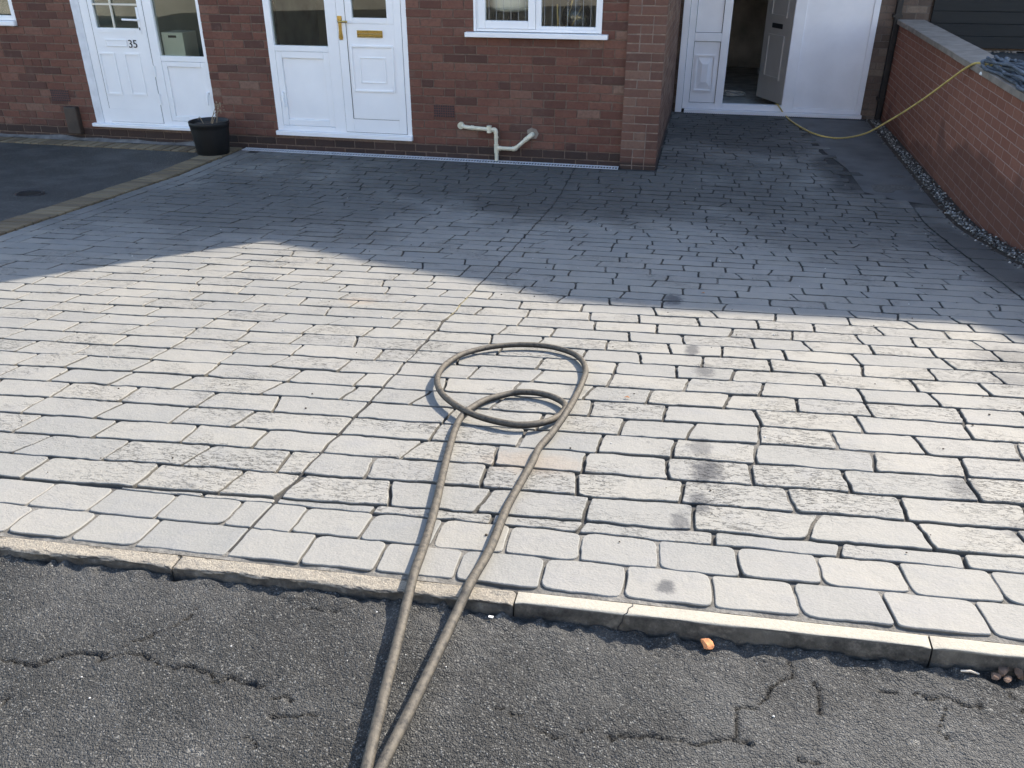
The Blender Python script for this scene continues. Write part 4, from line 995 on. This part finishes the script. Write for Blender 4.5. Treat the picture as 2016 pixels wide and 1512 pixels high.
WP.tube(spline([(-1.785, PY+0.008, 0.258), (-1.755, PY+0.02, 0.283), (-1.742, 0.0, 0.292)], 4), r+0.005, 12)
WP.tube([(-2.40, PY, 0.344), (-2.37, PY, 0.342)], r+0.004, 12); WP.tube([(-2.124, PY, 0.245), (-2.124, PY, 0.262)], r+0.004, 12)
wp_ = WP.build('waste_pipe', M['pipe'], H33)
MB().tube([(-2.20, PY-0.001, 0.300), (-2.20, PY-0.001, 0.372)], 0.027, 10).build('pipe_clip', M['pipe'], wp_)
MB().prism_y([(-1.79, 0.26), (-1.75, 0.245), (-1.70, 0.25), (-1.675, 0.30), (-1.70, 0.345), (-1.755, 0.36), (-1.80, 0.335)], -0.0105, 0.0).build('mortar_patch', M['coping'], wp_)

# ---- channel drain along the wall foot
dra = empty('channel_drain', (-2.95, -0.075, 0.0))
tag(dra, 'galvanised channel drain with slotted gratings along the foot of the brick wall', 'drain')
MB().box(-5.09, -0.806, -0.128, -0.012, -0.10, -0.020).build('channel', M['gap'], dra)
def grating(xa, xb):
    b = MB(); b.box(xa, xb, -0.128, -0.113, -0.004, 0.003); b.box(xa, xb, -0.030, -0.015, -0.004, 0.005)
    n = int((xb-xa)/0.031)
    for i in range(n+1):
        x = xa + (xb-xa-0.014)*i/n; b.box(x, x+0.011, -0.113, -0.030, -0.004, 0.0025)
    b.build('grating', M['steel'], dra)
for a, b in ((-5.085, -4.03), (-4.025, -2.945), (-2.938, -1.905), (-1.898, -0.812)): grating(a, b)

pd_ = empty('porch_drain', (0.9, 3.30, 0.0)); tag(pd_, 'black slotted drain strip along the foot of the white side entrance', 'drain')
MB().box(-0.41, 2.1, 3.285, 3.330, -0.06, 0.001).build('channel', M['gap'], pd_)
q = MB(); x = -0.405
while x < 2.09: q.box(x, x+0.012, 3.290, 3.326, 0.001, 0.006); x += 0.026
q.build('grating', simple('grey_black_plastic', (0.06,0.06,0.065), 0.5), pd_)
# ---- side entrance between the house and the garden wall
PYG = 3.42
SP = empty('side_porch', (1.1, 3.56, 0.0)); tag(SP, 'white panelled side entrance with an open white door greyed by shade, at the back of the passage', 'porch')
MB().holes_wall(-0.43, 2.64, -0.3, 2.45, PYG, PYG+0.25, [(-0.40, 2.045, -0.002, 2.30)]).build('wall', M['sidebrick'], SP)
MB().prism_y([(-0.43, 2.45), (2.64, 2.45), (2.64, 7.09), (1.81, 6.81), (-0.43, 6.0)], PYG, PYG+2.5).build('upper_wall', M['sidebrick'], SP)  # unseen storey, invented, top edge shaped to shade the drive
fr = MB(); y0, y1 = PYG-0.03, PYG+0.06
fr.box(-0.395, -0.307, y0-0.02, y1, 0.0, 2.29); fr.box(-0.3025, -0.218, y0, y1, 0.05, 2.29)
fr.box(0.132, 0.236, y0, y1, 0.05, 2.29); fr.box(-0.218, 0.132, y0, y1, 0.05, 0.128); fr.box(-0.218, 0.132, y0, y1, 0.915, 1.02); fr.box(-0.218, 0.132, y0, y1, 2.18, 2.29)
fr.box(0.236, 1.018, y0, y1, 0.05, 0.128); fr.box(0.236, 1.018, y0, y1, 2.18, 2.29)
fr.box(1.018, 1.165, y0, y1, 0.05, 2.29); fr.box(1.97, 2.044, y0, y1, 0.05, 2.29); fr.box(1.165, 1.97, y0, y1, 0.05, 0.105); fr.box(1.165, 1.97, y0, y1, 2.2, 2.29)
prf = fr.build('door_frame', M['upvc2'], SP, 0.005)
MB().box(-0.27, 2.055, PYG-0.085, PYG+0.05, -0.001, 0.047).build('sill', M['upvc2'], prf, 0.004)
sg = MB(); sg.frame(-0.217, 0.131, 0.129, 0.914, 0.006, PYG-0.005, PYG+0.03); sg.frame(-0.217, 0.131, 1.021, 2.179, 0.006, PYG-0.005, PYG+0.03); sg.box(-0.3068, -0.3025, PYG-0.02, PYG+0.03, 0.05, 2.28)
sg.build('seal', M['gap'], prf)
pn = MB(); pn.box(-0.211, 0.125, PYG-0.008, PYG+0.03, 0.135, 0.908); pn.box(-0.211, 0.125, PYG-0.008, PYG+0.03, 1.027, 2.173)
pn.frame(-0.178, 0.087, 0.280, 0.748, 0.022, PYG-0.026, PYG-0.008)
a0, a1, b0, b1 = -0.150, 0.059, 0.308, 0.720; c0, c1, e0, e1 = -0.085, -0.006, 0.40, 0.63
pn.add([(a0,PYG-0.009,b0),(a1,PYG-0.009,b0),(a1,PYG-0.009,b1),(a0,PYG-0.009,b1),(c0,PYG-0.032,e0),(c1,PYG-0.032,e0),(c1,PYG-0.032,e1),(c0,PYG-0.032,e1)],
       [(0,1,5,4),(1,2,6,5),(2,3,7,6),(3,0,4,7),(4,5,6,7)])
pn.build('side_panel', M['upvc2'], prf)
MB().box(1.166, 1.969, PYG-0.012, PYG+0.03, 0.106, 2.199).build('wide_panel', M['upvc2'], prf)
# open leaf: hinged at the right jamb, swung inwards
hx, hy = 1.012, PYG+0.045; LWd = 0.74; ang = math.radians(66)
ux, uy = -math.cos(ang), math.sin(ang)                  # along the leaf from the hinge
nx_, ny_ = -uy, ux                                      # face seen from outside... left side
def leafbox(mb, s0, s1, t0, t1, z0, z1):
    P = [(hx+ux*s+nx_*t, hy+uy*s+ny_*t) for s, t in ((s0, t0), (s1, t0), (s1, t1), (s0, t1))]
    mb.add([(p[0], p[1], z0) for p in P] + [(p[0], p[1], z1) for p in P], [(0,1,2,3)[::-1], (4,5,6,7), (0,1,5,4), (1,2,6,5), (2,3,7,6), (3,0,4,7)])
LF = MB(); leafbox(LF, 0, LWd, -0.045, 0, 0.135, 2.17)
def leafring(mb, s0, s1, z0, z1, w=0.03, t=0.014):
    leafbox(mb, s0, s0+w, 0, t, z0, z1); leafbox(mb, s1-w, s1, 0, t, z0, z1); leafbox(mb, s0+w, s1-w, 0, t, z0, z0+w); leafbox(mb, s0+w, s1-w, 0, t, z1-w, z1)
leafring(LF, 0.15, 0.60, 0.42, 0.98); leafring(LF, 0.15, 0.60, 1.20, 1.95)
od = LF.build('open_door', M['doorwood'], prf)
lt = MB(); leafbox(lt, 0.24, 0.52, 0, 0.010, 1.06, 1.12); lt.build('letter_slot', M['gap'], od) if False else lt.build('letter_slot', M['gap'], prf)
# inside of the porch
MB().box(-0.42, 2.6, PYG+0.25, 8.2, -0.2, 0.03).build('floor', M['darkfloor'], SP)
MB().box(-0.42, -0.32, PYG+0.25, 8.2, 0.03, 2.45).build('inner_wall', M['dark'], SP); MB().box(2.4, 2.5, PYG+0.25, 8.2, 0.03, 2.45).build('inner_wall', M['dark'], SP)
MB().box(-0.42, 2.6, 8.2, 8.3, 0.03, 2.45).build('inner_wall', M['dark'], SP); MB().box(-0.42, 2.6, PYG+2.5, 8.3, 2.45, 2.55).build('ceiling', M['dark'], SP)
# rainwater pipe
dp = MB(); dp.box(2.225, 2.297, PYG-0.085, PYG-0.012, 0.0, 2.6)
dpo = dp.build('downpipe', M['black'], SP, 0.012)
for zz in (0.25, 1.25): MB().box(2.205, 2.317, PYG-0.094, PYG-0.0005, zz, zz+0.035).build('pipe_bracket', M['black'], dpo)
# things inside the doorway
cb = empty('crate', (0.95, 5.3, 0.03)); k_ = MB(); k_.box(0.80, 1.18, 5.1, 5.5, 0.03, 0.30); k_.build('carcass', M['soil'], cb, 0.01); MB().box(0.76, 1.22, 5.06, 5.54, 0.30, 0.345).build('lid', M['doorwood'], cb, 0.006)
tag(cb, 'small grey-topped crate in the dark behind the open door', 'crate')
hr = MB(); hr.tube([(0.42+0.16*math.cos(a), 4.75+0.16*math.sin(a), 0.045+0.004*a) for a in np.linspace(0, 11, 60)], 0.011, 8)
tag(hr.build('coiled_cable', simple('pale_cable', (0.5,0.5,0.47), 0.5, 0.2, 20)), 'pale cable coiled on the floor inside the open side door', 'cable')

# ---- garden wall with concrete coping
GW = empty('garden_wall', (2.42, -1.5, 0.0)); tag(GW, 'red brick garden wall with concrete coping along the right of the drive', 'wall')
zc = lambda y: 1.100 + 0.0224*y
gw = MB(); gw.prism_x([(-7.2, 0.2), (PYG-0.09, -0.4), (PYG-0.09, zc(PYG)), (-7.2, zc(-7.2))], 2.30, 2.53); gw.build('brickwork', M['wallbrick'], GW)
y = PYG-0.10; L_ = [0.62, 0.60, 0.60, 0.61, 0.6]; i = 0
while y > -7.1:
    l = L_[i % 5]; i += 1; cpn = MB(); e = random.gauss(0, 0.003)
    cpn.prism_x([(y-l+0.004, zc(y-l)+0.001), (y-0.004, zc(y)+0.001), (y-0.004, zc(y)+0.056), (y-l+0.004, zc(y-l)+0.056)], 2.262+e, 2.585+e)
    cpn.build('coping_stone', M['coping'], GW, 0.007); y -= l

# ---- neighbour beyond the wall: dark boarded doors, unseen upper storey outlined to shade the drive
NH = empty('house', (6.8, 3.6, 0.86)); tag(NH, 'neighbouring house behind the garden wall, with dark flaking boarded doors', 'house')
MB().box(2.66, 12, 3.5, 3.75, -0.3, 2.6).build('wall', M['sidebrick'], NH)
bd = MB(); z = 0.90; k = 0
while z < 2.3: bd.box(2.68, 5.6, 3.452, 3.499, z, z+0.139); z += 0.142
bd.build('boarded_door', M['boards'], NH, 0.004)
FP = MB()
for k in range(60):
    x = 2.75+2.6*random.random(); FP.box(x, x+random.uniform(.02, .07), 3.40, 3.44, 0.861, 0.861+random.uniform(.006, .02))
tag(FP.build('flaked_paint', M['coping']), kind='stuff')
MB().prism_y([(2.66, 2.6), (12, 2.6), (12, 9.2), (8.5, 9.2), (7.1, 8.13), (6.68, 7.80), (6.0, 7.87), (5.38, 7.90), (4.71, 7.85), (4.0, 7.55), (3.41, 7.375), (2.89, 7.19), (2.66, 7.09)], 3.42, 9.0).build('shade_storey', M['sidebrick'], NH)

# ================================================================== LOOSE THINGS
# ---- plant pot
c = np.array([-5.29, -0.37, 0.003]); PT = empty('plant_pot', tuple(c))
MB().lathe(c[0], c[1], [(0.005, c[2]+0.002), (0.165, c[2]), (0.172, c[2]+0.01), (0.203, c[2]+0.27), (0.209, c[2]+0.310), (0.212, c[2]+0.313), (0.216, c[2]+0.350), (0.212, c[2]+0.356), (0.206, c[2]+0.350), (0.195, c[2]+0.29)], 48).build('pot', M['blackpot'], PT)
sl2 = MB(); n = 24
sl2.lathe(c[0], c[1], [(0.207, c[2]+0.312), (0.15, c[2]+0.322), (0.08, c[2]+0.318), (0.003, c[2]+0.326)], n); sl2.build('soil', M['soil'], PT)
dp_ = MB()
for dx, dy, h, lx in ((0.03, 0.0, 0.2, 0.13), (0.05, -0.03, 0.15, 0.16), (0.0, 0.03, 0.11, 0.1), (0.08, 0.02, 0.22, 0.10), (-0.06, 0.0, 0.06, -0.05)):
    dp_.tube(spline([(c[0]+dx, c[1]+dy, c[2]+0.31), (c[0]+dx+lx*0.4, c[1]+dy-0.01, c[2]+0.33+h*0.55), (c[0]+dx+lx*0.8, c[1]+dy, c[2]+0.33+h), (c[0]+dx+lx*0.95, c[1]+dy-0.03, c[2]+0.32+h*0.85)], 4), 0.0035, 6)
for _ in range(26):
    px, py, pz = c[0]+0.155+random.gauss(0, 0.022), c[1]+random.gauss(0, 0.02), c[2]+0.52+random.gauss(0, 0.025); s_ = 0.016
    a = random.random()*6.28; dp_.add([(px, py, pz), (px+s_*math.cos(a), py+s_*math.sin(a), pz+random.uniform(-s_, s_)), (px+s_*math.cos(a+1.2), py+s_*math.sin(a+1.2), pz+random.uniform(-s_, s_))], [(0, 1, 2)])
dp_.build('dead_plant', M['stem'], PT)
tag(PT, 'black plastic plant pot with a withered plant, between the two white doors', 'plant pot')

# ---- black dusty hose, looped once
def P4(x, y): return (700 + x/3.36, 600 + y/3.36)
HR = 0.0119
legA = [(722,1512),(741,1430),(760,1352),(782,1265),(803,1178)]
legA2 = [(815,1130),(832,1082),(846,1038),(860,985),(868,950),(880,900),P4(660,820),P4(705,735)]
loopi = [P4(755,690),P4(860,630),P4(1000,592),P4(1090,577),P4(1200,583),P4(1300,608),P4(1370,645),P4(1388,680),P4(1345,735),P4(1250,777),P4(1120,795),P4(1000,785),P4(850,750),P4(740,708),P4(640,648),P4(570,585),P4(540,515),P4(553,450),P4(605,388),P4(700,330),P4(850,287),P4(1000,268),P4(1150,264),P4(1300,280),P4(1430,318),P4(1500,372),P4(1522,440),P4(1505,500),P4(1470,580)]
legB = [P4(1400,705),P4(1300,848),P4(1215,945),P4(1170,1040),P4(1100,1165),P4(1000,1345),(965,1080),(935,1132),(920,1160)]
legB2 = [(903,1198),(870,1268),(826,1360),(786,1440),(750,1512)]
lift = []
pts = []
for p in legA: q = hit(*p, f=zroad, lift=HR+0.022); pts.append(q)
for p in legA2: pts.append(hit(*p, lift=HR+0.009))
for i, p in enumerate(loopi):
    up = 0.004
    if 3 <= i <= 7: up = 0.010
    if 9 <= i <= 12: up = 0.014
    if 12 < i <= 17: up = 0.022
    if 18 <= i <= 22: up = 0.010
    if 23 <= i <= 28: up = 0.008
    pts.append(hit(*p, lift=HR+up))
for i, p in enumerate(legB): pts.append(hit(*p, lift=HR+(0.030 if i == 0 else 0.006)))
for p in legB2: pts.append(hit(*p, f=zroad, lift=HR+0.022))
a = pts[0]+(pts[0]-pts[1])*3.0; a[2] = zroad(a[0], a[1])+HR+0.01; b = pts[-1]+(pts[-1]-pts[-2])*3.0; b[2] = zroad(b[0], b[1])+HR+0.01
pts = [a]+pts+[b]
cv = spline(pts, 7)
hs = MB().tube(cv, [HR*(1+0.018*math.sin(i*0.43)) for i in range(len(cv))], 14)
ho = hs.build('hose', M['hose']); tag(ho, 'dusty dark hose looped on the paving, both legs running over the kerb', 'hose')

# ---- yellow hose from the doorway up to the wall
E_ = np.array([2.36, -0.72, zc(-0.72)+0.056+0.012])
gp = [np.array([0.98, 4.0, 0.05]), on(1531, 207, 1, 3.34)+np.array([0, 0, 0.004])] + [hit(u, v, lift=0.012) for u, v in ((1545,226),(1560,240),(1600,262),(1647,272))]
G0 = gp[-1]; dxy = (E_-G0)[:2]; nrm = np.array([-dxy[1], dxy[0]])
def onv(u, v):
    d = ray(u, v); t = nrm.dot(G0[:2]-CAM[:2])/nrm.dot(d[:2]); return CAM+d*t
air = [onv(u, v) for u, v in ((1700,264),(1750,238),(1800,207),(1840,179),(1872,155),(1900,135))]
E2 = on(1922, 124, 0, 2.262); E2 = np.array([2.268, E2[1], max(E2[2], zc(E2[1])+0.056+0.010)])
tail = [E2, np.array([2.36, E2[1]-0.10, zc(E2[1])+0.056+0.012]), np.array([2.45, E2[1]-0.22, zc(E2[1])+0.06+0.012])]
yh = MB().tube(spline(gp+air+tail, 8), 0.0098, 10)
tag(yh.build('garden_hose', M['yellow']), 'yellow garden hose sagging from the open side door up to the garden wall', 'hose')

# ---- blue-grey lay-flat hose bundle on the coping
BB = MB(); random.seed(5)
y_a = E2[1]-0.08
for k in range(15):
    lev = k//6; xo = 2.285 + 0.05*(k % 6) + 0.02*lev
    z0 = lambda y: zc(y)+0.056+0.017+0.026*lev
    ph = random.random()*6; ptl = []
    for t in np.linspace(0, 1, 44):
        y = y_a + 0.05*math.sin(ph) - t*1.9
        x = xo + 0.020*math.sin(ph+t*11) + 0.010*math.sin(ph*2+t*27)
        ptl.append((x, y, z0(y) + 0.008*math.sin(ph+t*15)*(1 if lev else 0.25) + 0.012*lev*math.sin(t*3.1)))
    BB.tube(ptl, [0.0165*(0.85+0.2*math.sin(i*0.9+ph)) for i in range(44)], 8, flat=0.85)
for k in range(4):                                      # folded ends
    a0 = 2.29+0.06*k; BB.tube(spline([(a0, y_a-0.02, zc(y_a)+0.08), (a0+0.01, y_a+0.05, zc(y_a)+0.095+0.01*k), (a0+0.05, y_a+0.055, zc(y_a)+0.105), (a0+0.07, y_a-0.01, zc(y_a)+0.115)], 5), 0.0155, 9, flat=0.8)
bh = empty('hose_bundle', (2.4, y_a-0.9, float(zc(y_a-0.9)+0.056))); BB.build('folds', M['bluehose'], bh)
e = on(1934, 149, 0, 2.27); MB().tube([(2.275, e[1], e[2]+0.004), (2.262, e[1]+0.03, e[2]+0.012), (2.27, e[1]+0.055, e[2]+0.02)], [0.008, 0.014, 0.009], 8).build('white_cuff', M['white'], bh)
tag(bh, 'folded bundle of blue-grey lay-flat hose lying on the wall coping', 'hose bundle')

# ---- small litter on the road and paving
def rock(name, mat, c, s, seed, label, cat, zfun, group=None, flat=0.7, sub=2):
    random.seed(seed); import bmesh
    bm = bmesh.new(); bmesh.ops.create_icosphere(bm, subdivisions=sub, radius=1.0); me = bpy.data.meshes.new(name)
    pl = [(Vector((random.gauss(0, 1), random.gauss(0, 1), random.gauss(0, 1))).normalized(), random.uniform(0.40, 0.75)) for _ in range(11)]
    for v in bm.verts:
        for n_, d_ in pl:
            q = v.co.dot(n_)
            if q > d_: v.co -= n_*(q-d_)
        v.co = Vector((v.co.x*s[0], v.co.y*s[1], v.co.z*s[2]))
    bm.to_mesh(me); bm.free(); me.materials.append(mat); o = bpy.data.objects.new(name, me); SC.collection.objects.link(o)
    o.location = (c[0], c[1], float(zfun(c[0], c[1]))+s[2]*flat); o.rotation_euler = (random.uniform(-.2, .2), random.uniform(-.2, .2), random.random()*6)
    tag(o, label, cat, group); return o
rock('brick_chip', M['terra'], hit(1390, 1272, zroad), (0.0165, 0.025, 0.010), 3, 'small orange brick chip on the asphalt just below the cream kerb', 'brick chip', zroad)
for i, (u, v, r_, lb_) in enumerate(((1958, 1334, 0.012, 'brown clay lump at the kerb foot, leftmost of the little pile'), (1976, 1324, 0.017, 'brown clay lump at the kerb foot, highest of the little pile'),
        (1984, 1340, 0.010, 'brown clay lump at the kerb foot, front one of the little pile'), (2004, 1329, 0.018, 'brown clay lump at the kerb foot, at the right edge of the little pile'))):
    rock('clay_lump', M['rubble'], hit(u, v, zroad), (r_*1.25, r_*0.85, r_*0.62), 20+i, lb_, 'rubble', zroad, 'clay lumps in the hole by the kerb')
a, b = hit(1890, 1325, zroad), hit(1926, 1331, zroad)
tag(MB().tube([a+np.array([0,0,.006]), (a+b)/2+np.array([0,0,.010]), b+np.array([0,0,.006])], [0.0022, 0.0028, 0.002], 7).build('twig', M['twig']), 'pale splinter of wood on the asphalt beside the clay rubble', 'twig')
def leaf(u, v, s, label, f=zf):
    p = hit(u, v, f); q = MB()
    q.add([(p[0]-s, p[1], p[2]+.003), (p[0]-s*.3, p[1]-s*.5, p[2]+.009), (p[0]+s, p[1]-s*.1, p[2]+.004), (p[0]+s*.2, p[1]+s*.55, p[2]+.008), (p[0], p[1], p[2]+.004)], [(0,1,4),(1,2,4),(2,3,4),(3,0,4)], True)
    tag(q.build('leaf', M['leaf']), label, 'leaf')
leaf(1234, 784, 0.012, 'small dry orange leaf on the sunlit paving right of the hose loop')
leaf(1384, 578, 0.012, 'tiny dead leaf on the paving in the shade')
p = hit(966, 1215, zroad)
tag(MB().box(p[0]-.005, p[0]+.006, p[1]-.0025, p[1]+.003, p[2], p[2]+.002).build('paint_flake', M['white']), 'white paint flake on the asphalt right of the hose legs', 'flake')
GR = MB(); random.seed(9)                               # loose white grit nobody would count
for _ in range(110):
    x, y = random.uniform(-1.6, 1.3), random.uniform(-8.3, -7.46); r_ = random.uniform(0.0008, 0.002)*random.choice((1, 1, 1.6)); z = float(zroad(x, y))+0.003
    GR.add([(x+r_*px, y+r_*py*0.8, z+r_*0.7*pz) for px, py, pz in ico_v], ico_f)
for _ in range(70):
    x, y = random.uniform(-6.5, 1.8), random.uniform(-6.9, -0.3); r_ = random.uniform(0.0025, 0.0055); z = float(zf(x, y))+0.003
    GR.add([(x+r_*px, y+r_*py*0.8, z+r_*0.7*pz) for px, py, pz in ico_v], ico_f)
tag(GR.build('grit', simple('pale_grit', (0.5,0.49,0.46), 0.8, 0.3, 60)), kind='stuff')
DB = MB()
for _ in range(90):
    x, y = random.uniform(-3, 1.8), random.uniform(-7.2, -3.5); r_ = random.uniform(0.002, 0.005); z = float(zf(x, y))+0.003
    DB.add([(x+r_*px, y+r_*py*0.8, z+r_*0.7*pz) for px, py, pz in ico_v], ico_f)
tag(DB.build('crumbs', M['soil']), kind='stuff')
